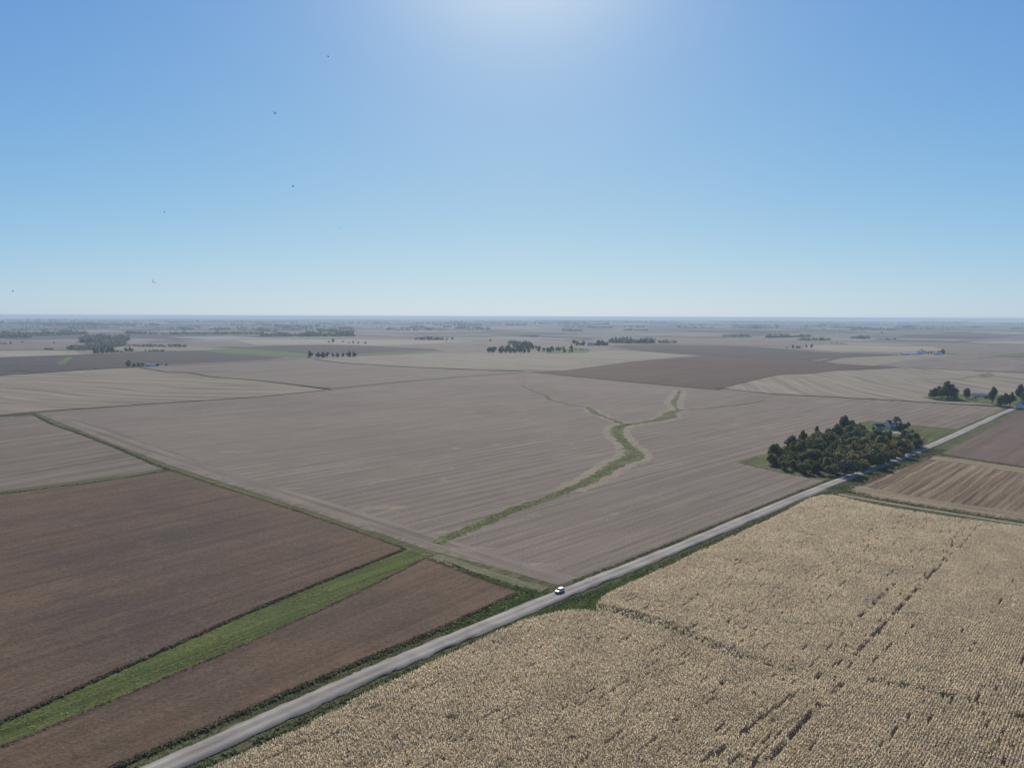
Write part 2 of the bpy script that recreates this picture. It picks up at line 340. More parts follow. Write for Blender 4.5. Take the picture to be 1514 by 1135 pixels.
CU, SU = math.cos(ROADANG), math.sin(ROADANG)
def uv2xy(u, v): return u*CU-v*SU, u*SU+v*CU
crops = [((.115, .094, .09), 6), ((.09, .078, .078), 4), ((.19, .165, .15), 5), ((.24, .215, .185), 6), ((.30, .275, .22), 3), ((.15, .115, .10), 3), ((.09, .135, .055), .8), ((.20, .19, .15), 2)]
cw_ = np.array([c[1] for c in crops]); cw_ = cw_/cw_.sum()
U0 = -150.; SEC = 805.
Vl, Ql, Cl = [], [], []; nv = 0
def add_rect(u0, u1, v0, v1, dz, col, ins=0.):
    global nv
    nu = max(1, int((u1-u0)/170)); nw = max(1, int((v1-v0)/170))
    uu = np.linspace(u0+ins, u1-ins, nu+1); vv = np.linspace(v0+ins, v1-ins, nw+1)
    gu, gv = np.meshgrid(uu, vv, indexing='ij'); x, y = uv2xy(gu, gv)
    Vl.append(np.stack([x, y, relief(x, y)+dz], -1).reshape(-1, 3))
    i, j = np.meshgrid(np.arange(nu), np.arange(nw), indexing='ij'); k = nv+i*(nw+1)+j
    Ql.append(np.stack([k, k+nw+1, k+nw+2, k+1], -1).reshape(-1, 4)); Cl.append(np.tile((*col, 1), (nu*nw*4, 1))); nv += (nu+1)*(nw+1)
rr = random.Random(11)
def split(u0, u1, v0, v1, d):
    if d == 0 or (d < 3 and rr.random() < .28): return [(u0, u1, v0, v1)]
    f = rr.choice([.5, .5, .33, .67, .42])
    if (u1-u0)*rr.uniform(.6, 1.5) > (v1-v0): m_ = u0+(u1-u0)*f; return split(u0, m_, v0, v1, d-1)+split(m_, u1, v0, v1, d-1)
    m_ = v0+(v1-v0)*f; return split(u0, u1, v0, m_, d-1)+split(u0, u1, m_, v1, d-1)
for iu in range(-26, 27):
    for iv in range(-26, 27):
        u0, v0 = U0+iu*SEC*1.2, iv*SEC*1.2; cx, cy = uv2xy(u0+SEC*.6, v0+SEC*.6)
        dd = math.hypot(cx, cy)
        if dd > 25500 or cy < -500: continue
        if cy < 0 or abs(cx) > .95*cy+2500: continue
        if cy < 3100 and abs(cx) < .8*cy+350: continue
        for (a, b_, c_, d_) in split(u0, u0+SEC*1.2, v0, v0+SEC*1.2, 3 if dd < 12000 else 2):
            k = rr.choices(range(len(crops)), cw_)[0]; col = tuple(q*rr.uniform(.85, 1.15) for q in crops[k][0])
            g = (.085, .09, .055) if rr.random() < .6 else (.16, .15, .11)
            add_rect(a, b_, c_, d_, .06, g); add_rect(a, b_, c_, d_, 1.1 if dd > 5000 else .12, col, rr.choice([4, 5, 8]))
o = mesh_np('farmland', np.concatenate(Vl), np.concatenate(Ql), M['land'])
ca = o.data.color_attributes.new('crop', 'FLOAT_COLOR', 'CORNER'); ca.data.foreach_set('color', np.concatenate(Cl).astype(np.float32).ravel())
tag(o, 'hazy patchwork of brown and tan farm fields reaching to the horizon', 'farmland', kind='structure')

# ---- far hand-surveyed fields (picture positions of their corners)
Z = .2
patch('far_field', [(-500, 556), (0, 555), (60, 551), (120, 547), (188, 543), (210, 544), (250, 551), (310, 557), (380, 563), (480, 577.5), (606, 563.8), (700, 556.5), (785, 551.2), (860, 558.3), (936, 565.8), (1060, 576.8), (1140, 582.8), (1310, 591.8), (1400, 597.3), (1520, 602), (2100, 612), (2100, 520), (1514, 506), (1000, 500), (400, 501), (0, 502), (-500, 505)], .15, M['mauve'], 'broad brown stubble land behind the central field', jit=3)
FP = [
 ('mauve', [(-400, 519), (-400, 507), (0, 504), (35, 499), (120, 505), (200, 515), (120, 516), (0, 518)], 'dull brown field between far left woods and pale strip'),
 ('pale', [(-400, 531), (-400, 521), (0, 519), (60, 518), (110, 519), (122, 524), (60, 526), (0, 528)], 'pale straw strip at the far left below the brown field'),
 ('bean_dark', [(-500, 556), (-400, 533), (0, 528), (60, 526), (122, 524), (170, 522), (280, 516), (340, 512), (480, 520), (380, 534), (235, 541), (188, 543), (120, 547), (60, 551), (0, 555)], 'dark brown bean field around the bright green patch'),
 ('tan', [(165, 517), (175, 511), (270, 512), (345, 515), (300, 518), (240, 519)], 'pale tan field right behind the row of bushes'),
 ('hay', [(300, 519), (350, 515), (400, 518), (450, 523), (460, 529), (420, 528), (380, 525), (340, 523)], 'green hay strip left of the five dark trees'),
 ('bean_dark', [(380, 512), (412, 511), (480, 510), (560, 512), (640, 516), (650, 518), (590, 520), (525, 524), (460, 522), (400, 518), (350, 514)], 'dark hill field behind the five dark trees'),
 ('pale', [(380, 510), (345, 503), (420, 501), (560, 502), (640, 503), (700, 504), (640, 508), (560, 511), (480, 509), (412, 510)], 'pale field dotted with lone bushes'),
 ('mauve', [(640, 508), (700, 504), (760, 507), (730, 516), (722, 521), (660, 521), (640, 515), (600, 512)], 'brown field left of the round grove'),
 ('hay', [(525, 526), (560, 521), (650, 518), (660, 519), (600, 523), (560, 526)], 'thin green strip right of the five dark trees'),
 ('tan', [(465, 531), (526, 527), (600, 524), (700, 522), (860, 521), (905, 518), (950, 520), (1035, 526), (985, 530), (930, 535), (880, 542), (835, 548), (785, 547), (700, 546), (620, 543), (560, 540), (500, 535)], 'large pale field in front of the round grove'),
 ('mauve', [(230, 541), (300, 537), (380, 533), (465, 531), (500, 535), (560, 540), (620, 543), (776, 551), (700, 556), (606, 563.3), (500, 574), (440, 571), (380, 563), (310, 557), (250, 551), (210, 544)], 'reddish brown field left behind the central field'),
 ('stub_nw', [(-420, 625), (-420, 557), (0, 556), (60, 552), (120, 548), (188, 544), (210, 544), (250, 551), (310, 557), (380, 563), (430, 570), (482, 577), (380, 587), (226, 597), (55, 608.5), (0, 614)], 'striped pale stubble field at the far left'),
 ('bean_dark', [(900, 512), (960, 509), (1100, 512), (1240, 522), (1330, 524), (1220, 530), (1180, 535), (1035, 526), (950, 519)], 'dark field behind the dark brown wedge field'),
 ('bean_far', [(785, 550), (840, 548), (880, 542), (930, 535), (985, 530), (1035, 527), (1140, 530), (1212, 534), (1240, 538), (1330, 543), (1240, 547), (1195, 552), (1150, 554), (1120, 560), (1062, 576.5), (936, 565.3), (860, 557.8)], 'dark brown wedge shaped field behind the central field'),
 ('tan', [(1212, 534), (1245, 529), (1340, 525), (1420, 524), (1390, 529), (1330, 536), (1290, 541), (1240, 538)], 'pale wedge field left of the white farm sheds'),
 ('mauve', [(1330, 543), (1300, 540), (1340, 533), (1400, 527), (1514, 529), (1800, 532), (1800, 556), (1514, 551), (1440, 548)], 'purple brown field below the white farm sheds'),
 ('hay', [(1464, 527), (1490, 523), (1514, 522), (1700, 521), (1750, 529), (1514, 528)], 'bright green field at the far right'),
 ('pale', [(1190, 510), (1260, 511), (1380, 513), (1400, 518), (1330, 521), (1240, 520), (1190, 516)], 'pale strip behind the two lone tree pairs'),
 ('pale', [(1425, 505), (1514, 505), (1700, 506), (1700, 510), (1514, 509), (1440, 507)], 'thin pale strip at the far right'),
 ('stub_e', [(1062, 574), (1120, 560), (1150, 555), (1195, 553), (1240, 548), (1330, 544), (1440, 549), (1514, 552), (1900, 566), (1900, 620), (1514, 602), (1400, 597), (1310, 591.4), (1140, 582.4)], 'striped tan stubble field behind the right farmyard'),
 ('mauve', [(880, 500), (1000, 499), (1170, 497), (1240, 505), (1180, 513), (1100, 511), (960, 508), (900, 511), (870, 507)], 'brown field under the dark tree row'),
]
for i, (mk, px, lb) in enumerate(FP):
    patch('far_field', px, Z+.03*(i+1), M[mk], lb, jit=2.5, step=30)
patch('grass_patch', [(84, 540), (88, 536), (96, 531), (99, 528), (107, 528.5), (104, 532), (100, 536), (97, 539), (90, 540)], 1.0, M['hay'], 'bright green grass patch in dark far left field', 'grass', jit=2, kind='structure')
patch('grass_patch', [(1446, 557), (1449, 554), (1452, 552), (1457, 552.5), (1462, 551), (1467, 553), (1471, 557), (1462, 558), (1455, 559)], 1.0, M['dryverge'], 'small pale green grass patch behind right farmyard', 'grass', jit=2, kind='structure')
def pline(px, wd, z, mk, label, name='field_boundary', jit=.6):
    P = smooth_line([at(*q) for q in px], 6); return strip(name, P, [(-wd, z-.1), (-wd*.4, z), (wd*.4, z), (wd, z-.1)], M[mk], label, 'field edge', jit=jit)
for px, wd, mk, lb in [
 ([(-200, 556), (0, 555), (52, 551), (95, 549), (120, 547), (185, 543.5), (230, 541)], 5, 'weeds', 'dark weedy edge along the striped stubble field far left'),
 ([(28, 547), (45, 549), (60, 551)], 5, 'weeds', 'short dark weedy edge inside the dark far left field'),
 ([(207, 543.5), (230, 547.5), (250, 551), (280, 551.5), (310, 557), (345, 560), (380, 563), (420, 567), (490, 576)], 3, 'weeds', 'dark curving field edge above the striped stubble field'),
 ([(240, 550.5), (300, 550), (342, 549)], 2, 'weeds', 'thin dark line inside the reddish brown far field'),
 ([(465, 531), (500, 536), (560, 540), (620, 543.5), (700, 547), (775, 549)], 5, 'weeds', 'weedy fence line between pale and reddish brown fields'),
 ([(900, 516), (980, 519), (1040, 522), (1090, 526)], 5, 'weeds', 'thin dark edge behind the dark brown wedge field'),
 ([(1062, 574), (1095, 566), (1120, 560), (1134, 557), (1150, 554.5), (1195, 552.5), (1220, 549), (1240, 548), (1290, 546), (1328, 543.5)], 7, 'bean_far', 'dark brown uncut rows along the wedge field edge'),
 ([(1210, 536), (1228, 532), (1245, 529), (1290, 526.5), (1340, 525)], 8, 'weeds', 'dark edge left of the white farm sheds'),
 ([(1400, 523.5), (1414, 523.5)], 10, 'bean_far', 'short dark brown strip right of the white barn'),
 ([(1440, 549), (1470, 550), (1514, 551), (1700, 556)], 5, 'bean_far', 'dark reddish edge at the right of the far stubble'),
 ([(1370, 562), (1420, 560), (1450, 556), (1514, 562)], 3, 'dryverge', 'faint greenish track behind the right farmyard'),
 ([(700, 511), (740, 513), (790, 514)], 4, 'weeds', 'thin weedy edge behind the round grove'),
 ([(-300, 545), (0, 541), (60, 541), (110, 538.5), (185, 537.5)], 3, 'weeds', 'thin dark drainage line across the dark far left field'),
 ([(-300, 523), (0, 518), (62, 517.5), (120, 517.5)], 7, 'weeds', 'dark edge above the pale straw strip'),
 ([(250, 541.5), (300, 539), (380, 535), (440, 530), (465, 530)], 3, 'weeds', 'dark edge of the bean field right of the white shed'),
]: pline(px, wd, 1.05+.02*len(px), mk, lb)

# ---- near fields
A, B, CC, D = at(826, 865), at(55, 611), at(785, 553), at(1486, 603)
n1, n2, n3, n4 = at(1217, 711), at(1089, 684), at(1283, 622), at(1412, 634)
patch('verge', [(-420, 1300), (-420, 620), (0, 614), (60, 608), (226, 597), (380, 587), (480, 577), (606, 563), (785, 550.5), (936, 565), (1140, 582), (1310, 591), (1520, 600), (2000, 606), (2000, 1300)], .03, M['verge'], 'rough grass between the near fields and the road', 'verge', jit=1, step=40)
quarter = [at(*q) for q in [(826, 865), (740, 840), (632, 812), (500, 769), (372, 726), (256, 689), (158, 652), (54, 610.2), (226, 597.6), (380, 587.6), (480, 577.8), (606, 563.9), (700, 556.5), (785, 551.2), (860, 558.2), (936, 565.8), (1060, 576.9), (1140, 582.9), (1310, 591.9), (1400, 597.3), (1487, 602.8), (1414, 634), (1283, 622), (1180, 656), (1089, 684), (1150, 698), (1219, 710), (1110, 757), (1000, 798), (910, 837)]]
patch('stubble_field', quarter, .06, M['quarter'], 'large central quarter of grey brown harvested soybean stubble', world=True, jit=.7)
patch('stubble_field', [(-500, 780), (-420, 632), (0, 617), (52, 614), (120, 641), (180, 666), (243, 692), (150, 706), (0, 726)], .06, M['stub_w'], 'grey brown stubble field at left beyond the hedge line')
b1 = patch('bean_field', [(-300, 768), (0, 732), (130, 716), (254, 697), (330, 722), (420, 750), (520, 784), (597, 812), (500, 850), (380, 899), (180, 988), (0, 1068), (-250, 1190)], .06, M['bean'], 'large dark brown field of ripe soybeans at left', height=.5, jit=.4, step=3)
b2 = patch('bean_field', [(-250, 1230), (0, 1108), (180, 1032), (350, 960), (500, 892), (600, 842), (628, 826), (700, 853), (765, 877), (735, 890), (660, 925), (560, 966), (430, 1021), (300, 1079), (180, 1130), (100, 1167), (-60, 1260), (-200, 1300)], .06, M['bean'], 'dark brown soybean field between grass strip and gravel road', height=.5, jit=.4, step=3)
patch('grass_strip', [(-250, 1192), (0, 1069), (180, 989), (380, 900), (500, 851), (598, 812), (640, 818), (628, 826), (600, 842), (500, 892), (350, 960), (180, 1032), (0, 1107), (-250, 1229)], .05, M['grass'], 'green mown grass strip between the two bean fields', 'grass strip', jit=.4)
patch('bean_field', [(1392, 671), (1420, 657), (1500, 613), (1530, 606), (1900, 614), (1900, 740), (1514, 689)], .10, M['bean_ne'], 'purple brown field right of the road beyond the chopped corn')
patch('chopped_field', [(1252, 724), (1290, 706), (1340, 684), (1378, 673), (1420, 678), (1514, 692), (1900, 750), (1900, 830), (1514, 771), (1400, 755), (1300, 738)], .10, M['chopped'], 'harvested corn field with straw windrows right of the road')
for hp_, lb_ in (([(1252, 722), (1300, 734), (1400, 751), (1514, 767), (1600, 779), (1600, 770), (1514, 757), (1400, 742), (1310, 726), (1262, 716)], 'pale straw end rows along the farm lane edge'), ([(1380, 674), (1420, 678), (1514, 692), (1600, 705), (1600, 712), (1514, 699), (1430, 686), (1376, 679)], 'pale straw end rows below the purple brown field')):
    patch('headland', hp_, .125, M['strawrows'], lb_, 'field edge', jit=1.2, step=4)
for px, wd, mk, lb in [
 ([(-400, 780), (0, 729.5), (60, 723), (130, 714), (190, 705), (248, 695)], 1.6, 'weeds', 'dark weedy line between left stubble and bean fields'),
 ([(-400, 630), (0, 615), (30, 612.5), (52, 611)], 1.5, 'weeds', 'dark field edge left of the central field corner'),
 ([(1383, 670), (1440, 679), (1514, 690), (1800, 730)], 3., 'weeds', 'dark grassy edge between purple brown and chopped fields'),
 ([(1250, 586), (1330, 591), (1400, 595), (1470, 600)], 3, 'verge', 'grassy edge beyond the right end of the central field'),
]: pline(px, wd, .3, mk, lb, jit=.3)
hl = [(500, 764.5), (372, 721), (256, 682), (158, 645.5), (75, 613.5), (100, 613), (176, 640), (276, 675), (380, 711), (500, 745), (634, 789), (700, 808), (770, 828), (826, 845), (870, 848), (826, 863.5), (740, 838.5), (632, 806.5)]
patch('headland', hl, .075, M['headrows'], 'end rows of stubble along the left edge of the central field', 'field edge', jit=1.2)
for q_, w_ in (((570, 750), 14), ((640, 787), 10), ((700, 812), 12), ((800, 835), 9), ((345, 668), 16), ((430, 722), 10)):
    c0 = at(*q_); patch('straw_patch', [(c0[0]+w_*.5*math.cos(a)*(1+.4*math.sin(3*a))*1.6, c0[1]+w_*.32*math.sin(a)) for a in [k*.52 for k in range(12)]], .082, M['drystrip'], 'small pale straw patch in the stubble near the end rows', 'straw patch', world=True, jit=.8, step=3, group='pale straw patches along the end rows')
# boundary along the west side of the quarter: dark weeds / green grass
Pb = [at(*q) for q in [(52, 613), (75, 626), (126, 644), (176, 663), (226, 685), (251, 694)]]
strip('grass_strip', smooth_line(Pb, 10), [(-1.6, .09), (-.8, .35), (.8, .35), (1.6, .09)], M['weeds'], 'dark weedy bank along the upper left side of the central field', 'grass strip', jit=.6)
Pb = [at(*q) for q in [(245, 690), (330, 719), (420, 750), (520, 784), (606, 814), (640, 823)]]
strip('grass_strip', smooth_line(Pb, 10), [(-2., .09), (-1, .3), (1., .3), (2., .09)], M['grass'], 'green grass bank along the left side of the central field', 'grass strip', jit=.6)
Pb = [at(*q) for q in [(640, 822), (700, 843), (760, 862), (805, 873)]]
strip('grass_strip', smooth_line(Pb, 10), [(-4.0, .10), (-1, .3), (2, .3), (4.5, .10)], M['dryverge'], 'pale dry grass bank by the front corner of the central field', 'grass strip', jit=.6)
# grass waterway with its dry headland on both sides
ww = [(645, 803, 4.6), (672, 791, 5.5), (700, 779, 5.4), (760, 753, 5.8), (800, 740, 5.5), (840, 724, 6), (875, 709, 6.5), (895, 697, 8), (915, 684, 10.5), (934, 677, 11.5), (937, 668, 9.5), (926, 657, 7), (915, 645, 7.5), (911, 637, 9), (917, 630, 8), (930, 627, 7)]
P3 = smooth_line([(*at(a, b_), c*.72) for a, b_, c in ww], 8)
brR = smooth_line([(*at(a, b_), c*.7) for a, b_, c in [(926, 628, 6), (950, 624.5, 7.5), (972, 621, 9), (988, 616, 13), (990, 611, 9), (1002, 607, 7), (1012, 605.5, 4)]], 8)
brR2 = smooth_line([(*at(a, b_), c*.6) for a, b_, c in [(1003, 606, 3), (998, 600, 4), (996, 594, 5.5), (1000, 588, 5), (1004, 580, 3), (1005, 577, 1)]], 8)
brL = smooth_line([(*at(a, b_), c) for a, b_, c in [(922, 627, 3.5), (905, 620, 3), (888, 614, 3.2), (879, 610, 4.5), (874, 606, 4.2), (868, 602, 2), (848, 599, 2), (830, 595, 2), (812, 590, 3), (806, 584, 1.5), (785, 577, 1.5), (770, 569, 1)]], 8)
brF = smooth_line([(*at(a, b_), c) for a, b_, c in [(1010, 606, 2), (1040, 604, 2), (1075, 600, 2.6), (1110, 596, 3), (1132, 591, 2)]], 8)
for nm, P, ex in (('m', P3, 7), ('r', brR, 6), ('r2', brR2, 9), ('l', brL[:40], 5)):
    strip('headland', [(p[0], p[1], p[2]+ex) for p in P[(40 if nm == 'm' else 0):]], [(-1, .085), (0, .09), (1, .085)], M['drystrip'], {'m': 'pale headland beside the main waterway bend', 'r': 'pale headland beside the right branch of the waterway', 'r2': 'pale headland around the far loop of the waterway', 'l': 'pale headland beside the left branch of the waterway'}[nm], 'field edge', jit=1.6)
for P, lb in ((P3, 'main winding green grass waterway through the central field'), (brR, 'right branch of the green waterway'), (brR2, 'far looping end of the waterway right branch'), (brL, 'thin left branch of the green waterway'), (brF, 'thin straight grassy line right of the waterway loop')):
    strip('waterway', P, [(-1, .13), (-.55, .16), (.55, .16), (1, .13)], M['swale'], lb, 'grass waterway', jit=1.7)
# yard around the farmhouse and floor of the grove
patch('grass', [(1262, 637), (1283, 624.5), (1345, 629), (1408, 635.5), (1395, 643), (1378, 653), (1368, 656), (1350, 655), (1300, 648)], .16, M['grass'], 'green lawn around the white farmhouse', 'lawn', jit=.6)
patch('grass', [(1096, 684), (1140, 668), (1150, 690), (1185, 700), (1212, 709), (1160, 700)], .16, M['swale'], 'small green clearing at the left tip of the grove', 'lawn', jit=.6)
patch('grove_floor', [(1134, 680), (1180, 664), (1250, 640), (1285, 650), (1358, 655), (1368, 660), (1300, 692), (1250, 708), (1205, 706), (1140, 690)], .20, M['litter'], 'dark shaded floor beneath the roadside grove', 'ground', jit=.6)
patch('grass', [(1362, 588), (1400, 583), (1460, 583), (1514, 586), (1700, 592), (1700, 606), (1530, 603), (1490, 600), (1440, 596), (1390, 594)], .9, M['grass'], 'green yard of the farmstead at the right edge', 'lawn', jit=.6)
patch('driveway', [(1307, 637.5), (1330, 638), (1344, 641), (1351, 645), (1346, 645), (1338, 642), (1308, 640)], .24, M['lane'], 'pale gravel driveway beside the white farmhouse', 'driveway', jit=.2)

# ---- road
rp = [(242, 1135), (500, 1018), (620, 966), (835, 877), (1000, 811), (1213, 722), (1370, 662), (1500, 604)]
RP = [at(*q) for q in rp]
d0 = (math.cos(math.radians(50)), math.sin(math.radians(50)))
RP = [(RP[0][0]-d0[0]*140, RP[0][1]-d0[1]*140)]+RP+[(RP[-1][0]+300, RP[-1][1]+305), (RP[-1][0]+1200, RP[-1][1]+1225)]
RL = smooth_line(RP, 14)
strip('road', RL, [(-4.1, .25), (-3.3, .62), (-1.6, .72), (0, .76), (1.6, .72), (3.3, .62), (4.1, .25)], M['gravel'], 'pale grey gravel road running diagonally past the fields', 'road', jit=.7)
strip('road', smooth_line([at(1490, 607), at(1530, 603.5), at(1700, 612)], 8), [(-3.6, .5), (-1, .80), (1, .80), (3.6, .5)], M['gravel'], 'side gravel road leaving at the right farmyard', 'road', jit=.3)
strip('lane', smooth_line([at(*q) for q in [(1217, 722), (1228, 728), (1300, 741.5), (1400, 758), (1514, 776), (1800, 820)]], 10), [(-5.5, .14), (-3.2, .2), (-1.2, .24), (1.2, .24), (3.2, .2), (7.5, .14)], [M['verge'], M['lane']], 'pale farm lane leaving the road between two corn fields', 'lane', jit=.4, midx=[0, 0, 1, 0, 0])

# ------------------------------------------------------------------ standing corn
corn_px = [(60, 1290), (150, 1225), (330, 1137), (500, 1055), (650, 981), (760, 930), (800, 917), (840, 909), (878, 908), (884, 896), (905, 880), (960, 855), (1060, 808), (1140, 771), (1216, 736), (1300, 752), (1400, 768), (1514, 783), (1700, 808), (1850, 1290)]
CP = smooth_line([at(*q) for q in corn_px], 4)
patch('corn_ground', CP, .07, M['soil'], 'dark soil beneath the standing corn', 'ground', world=True, jit=.3)
ca_, sa_ = math.cos(CORNANG), math.sin(CORNANG)
cpx = np.array([p[0] for p in CP]); cpy = np.array([p[1] for p in CP])
uu = cpx*ca_+cpy*sa_; vv = -cpx*sa_+cpy*ca_
gu, gv = np.meshgrid(np.arange(uu.min(), uu.max(), .40), np.arange(vv.min(), vv.max(), .76))
gu = gu.ravel()+rng.uniform(-.18, .18, gu.size); gv = gv.ravel()
rowid = np.round(gv/.76)
gx = gu*ca_-gv*sa_; gy = gu*sa_+gv*ca_
k = (gy > 128) & (np.abs(gx) < gy*.80+30)
gx, gy, gu, gv, rowid = gx[k], gy[k], gu[k], gv[k], rowid[k]
k = inside(gx, gy, CP); gx, gy, gu, gv, rowid = gx[k], gy[k], gu[k], gv[k], rowid[k]
keep = np.ones(len(gx), bool)
# missing stretches of rows
for a_, b_, wd, th in [((1038, 1135), (1188, 1024), .8, .42), ((1199, 989), (1322, 869), .75, .42), ((1134, 1132), (1245, 1018), 1.3, .36), ((1264, 976), (1391, 838), 1.0, .34), ((1391, 838), (1420, 784), .7, .45), ((1330, 880), (1378, 852), .9, .5),
    ((1034, 865), (1100, 828), .5, .5), ((1290, 986), (1318, 958), .7, .35), ((1464, 1125), (1484, 1087), .8, .4), ((1380, 850), (1442, 790), .5, .5), ((1000, 1075), (1105, 990), .45, .55), ((1500, 800), (1440, 860), .5, .55), ((1110, 1135), (1160, 1085), .6, .45), ((1285, 1130), (1350, 1060), .5, .5), ((640, 1045), (720, 1010), .45, .5), ((1000, 905), (1130, 845), .4, .6)]:
    a_, b_ = at(*a_), at(*b_); d = seg_dist(gx, gy, [a_, b_])
    keep &= ~((d < wd*.62) & (vnoise(gu, gv*.6, 2.6, wd*100) > th-.02))
rn = np.sin(rowid*12.9898)*43758.5453; rn -= np.floor(rn)
keep &= ~((rn > .70) & (vnoise(gu, rowid*7, 3.5, 21) > .84))
keep &= ~(vnoise(gx, gy, 1.3, 5) > .965)
w1 = [at(*q) for q in [(880, 903), (930, 914), (985, 930), (1030, 948), (1080, 972), (1130, 985), (1190, 1000)]]
w2 = [at(*q) for q in [(1290, 1014), (1340, 1020), (1400, 1034), (1450, 1048), (1514, 1068), (1700, 1110)]]
d1 = seg_dist(gx, gy, w1); s1 = np.clip((gx-w1[0][0])/(w1[-1][0]-w1[0][0]), 0, 1)
d2 = seg_dist(gx, gy, w2)
gap = ((d1 < (4.6-3.0*s1)*(.5+.9*vnoise(gx, gy, 5, 2))) & (rng.random(len(gx)) > .18+.35*s1)) | ((d2 < 2.0*(.1+1.2*vnoise(gx, gy, 6, 3))) & (vnoise(gx, gy, 2, 8) > .45) & (rng.random(len(gx)) > .3))
keepc = keep & ~gap
wx, wy = gx[gap], gy[gap]
gx, gy, gu, gv = gx[keepc], gy[keepc], gu[keepc], gv[keepc]
print('corn plants', len(gx))
n = len(gx); hgt = 2.25*(.85+.3*vnoise(gx, gy, 18, 4))*rng.uniform(.88, 1.08, n)
parts = []
for lv, (z0, wd, hh, tl) in enumerate(((.95, .22, .58, .5), (.82, .55, .26, 1.3), (.50, .8, .6, .7), (.88, .48, .22, 1.4), (.72, .6, .34, 1.2), (.66, .75, .5, 1.3))):
    sel = slice(None) if lv < 3 else (rng.random(n) < .6)
    m_ = n if lv < 3 else int(sel.sum())
    ju, jv = rng.uniform(-.34, .34, m_), rng.uniform(-.2, .2, m_)
    parts.append(quads(gx[sel]+ju*ca_-jv*sa_, gy[sel]+ju*sa_+jv*ca_, hgt[sel]*z0, wd*rng.uniform(.7, 1.25, m_), hh*rng.uniform(.7, 1.3, m_), rng.uniform(0, 6.283, m_), tl*rng.uniform(-1.1, 1.1, m_), rng.uniform(-.5, .5, m_)))
Vc = np.concatenate(parts); o = mesh_np('corn_plants', Vc, np.arange(len(Vc)).reshape(-1, 4), M['corn'])
tag(o, 'dry tan standing corn filling the lower right of the view', 'corn', kind='stuff')

def tufts(name, x, y, hmin, hmax, wid, mat, label, z0=0., cat='grass', per=3):
    n = len(x); P = []
    for _ in range(per):
        h = rng.uniform(hmin, hmax, n); P.append(quads(x+rng.uniform(-.35, .35, n), y+rng.uniform(-.35, .35, n), z0+h*.45, wid*rng.uniform(.6, 1.3, n), h, rng.uniform(0, 6.283, n), rng.uniform(-.7, .7, n)))
    V_ = np.concatenate(P); o = mesh_np(name, V_, np.arange(len(V_)).reshape(-1, 4), mat)
    return tag(o, label, cat, kind='stuff')
sel = rng.random(len(wx)) < .75
tufts('weeds', wx[sel], wy[sel], .9, 2.0, .6, M['weedleaf'], 'green weeds along the wet streak in the corn', cat='weeds', per=2)

# ------------------------------------------------------------------ roadside vegetation
RLn = np.array(RL)
def along(off0, off1, dens, s0=0, s1=None, fn=None):
    X, Y = [], []
    seg = RLn[1:]-RLn[:-1]; L = np.hypot(seg[:, 0], seg[:, 1])
    for i in range(len(L)):
        mid = (RLn[i]+RLn[i+1])/2
        if mid[1] > 620 or mid[1] < 90: continue
        k = int(L[i]*abs(off1-off0)*dens); f = rng.random(k); o_ = rng.uniform(off0, off1, k)
        nx, ny = -seg[i, 1]/L[i], seg[i, 0]/L[i]
        X.append(RLn[i, 0]+seg[i, 0]*f+nx*o_); Y.append(RLn[i, 1]+seg[i, 1]*f+ny*o_)
    return np.concatenate(X), np.concatenate(Y)
# ditch right of the road (corn side): short shoulder grass, tall dark weeds, greener edge
x, y = along(-5.2, -3.9, 2.2); tufts('shoulder_grass', x, y, .12, .3, .4, M['tuft'], 'short grass on the right road shoulder', .15, per=2)
x, y = along(-15, -5.5, 1.6); k = ~inside(x, y, CP); x, y = x[k], y[k]
dn = vnoise(x, y, 4, 31); k = rng.random(len(x)) < .35+dn; x, y, dn = x[k], y[k], dn[k]
tufts('ditch_weeds', x, y, .3, .85, .55, M['tuft'], 'tall rough weeds in the ditch right of the road', 0, 'weeds', 3)
xx = rng.uniform(0, 60, 26000); yy = rng.uniform(235, 310, 26000)
pocket = [at(*q) for q in [(770, 920), (800, 905), (838, 888), (900, 866), (960, 842), (955, 858), (904, 882), (884, 896), (876, 910), (840, 912), (800, 919)]]
k = inside(xx, yy, pocket); tufts('ditch_weeds', xx[k], yy[k], .3, .8, .6, M['tuft_green'], 'bright green weeds in the ditch pocket by the parked car', 0, 'weeds', 3)
# left side of the road: dry shoulder, then a dark weedy line at the bean edge
x, y = along(3.9, 7.2, 1.8); k = y < 600; tufts('shoulder_grass', x[k], y[k], .12, .35, .4, M['tuft'], 'short dry grass on the left road shoulder', .15, per=2)
x, y = along(7.4, 10.2, 2.4); k = (y < 262); tufts('ditch_weeds', x[k], y[k], .4, .9, .6, M['tuft'], 'dark weedy ditch line left of the road below the bean field', 0, 'weeds', 3)
x, y = along(4.2, 7.0, 1.8); k = (y > 300) & (y < 600); tufts('ditch_weeds', x[k], y[k], .25, .6, .6, M['tuft'], 'weedy ditch between the road and the central field', 0, 'weeds', 3)
x, y = along(-9.5, -5, 1.5); k = (y > 440) & (y < 600); tufts('ditch_weeds', x[k], y[k], .3, .7, .6, M['tuft'], 'rough grass beside the road by the chopped corn field', .1, 'weeds', 2)
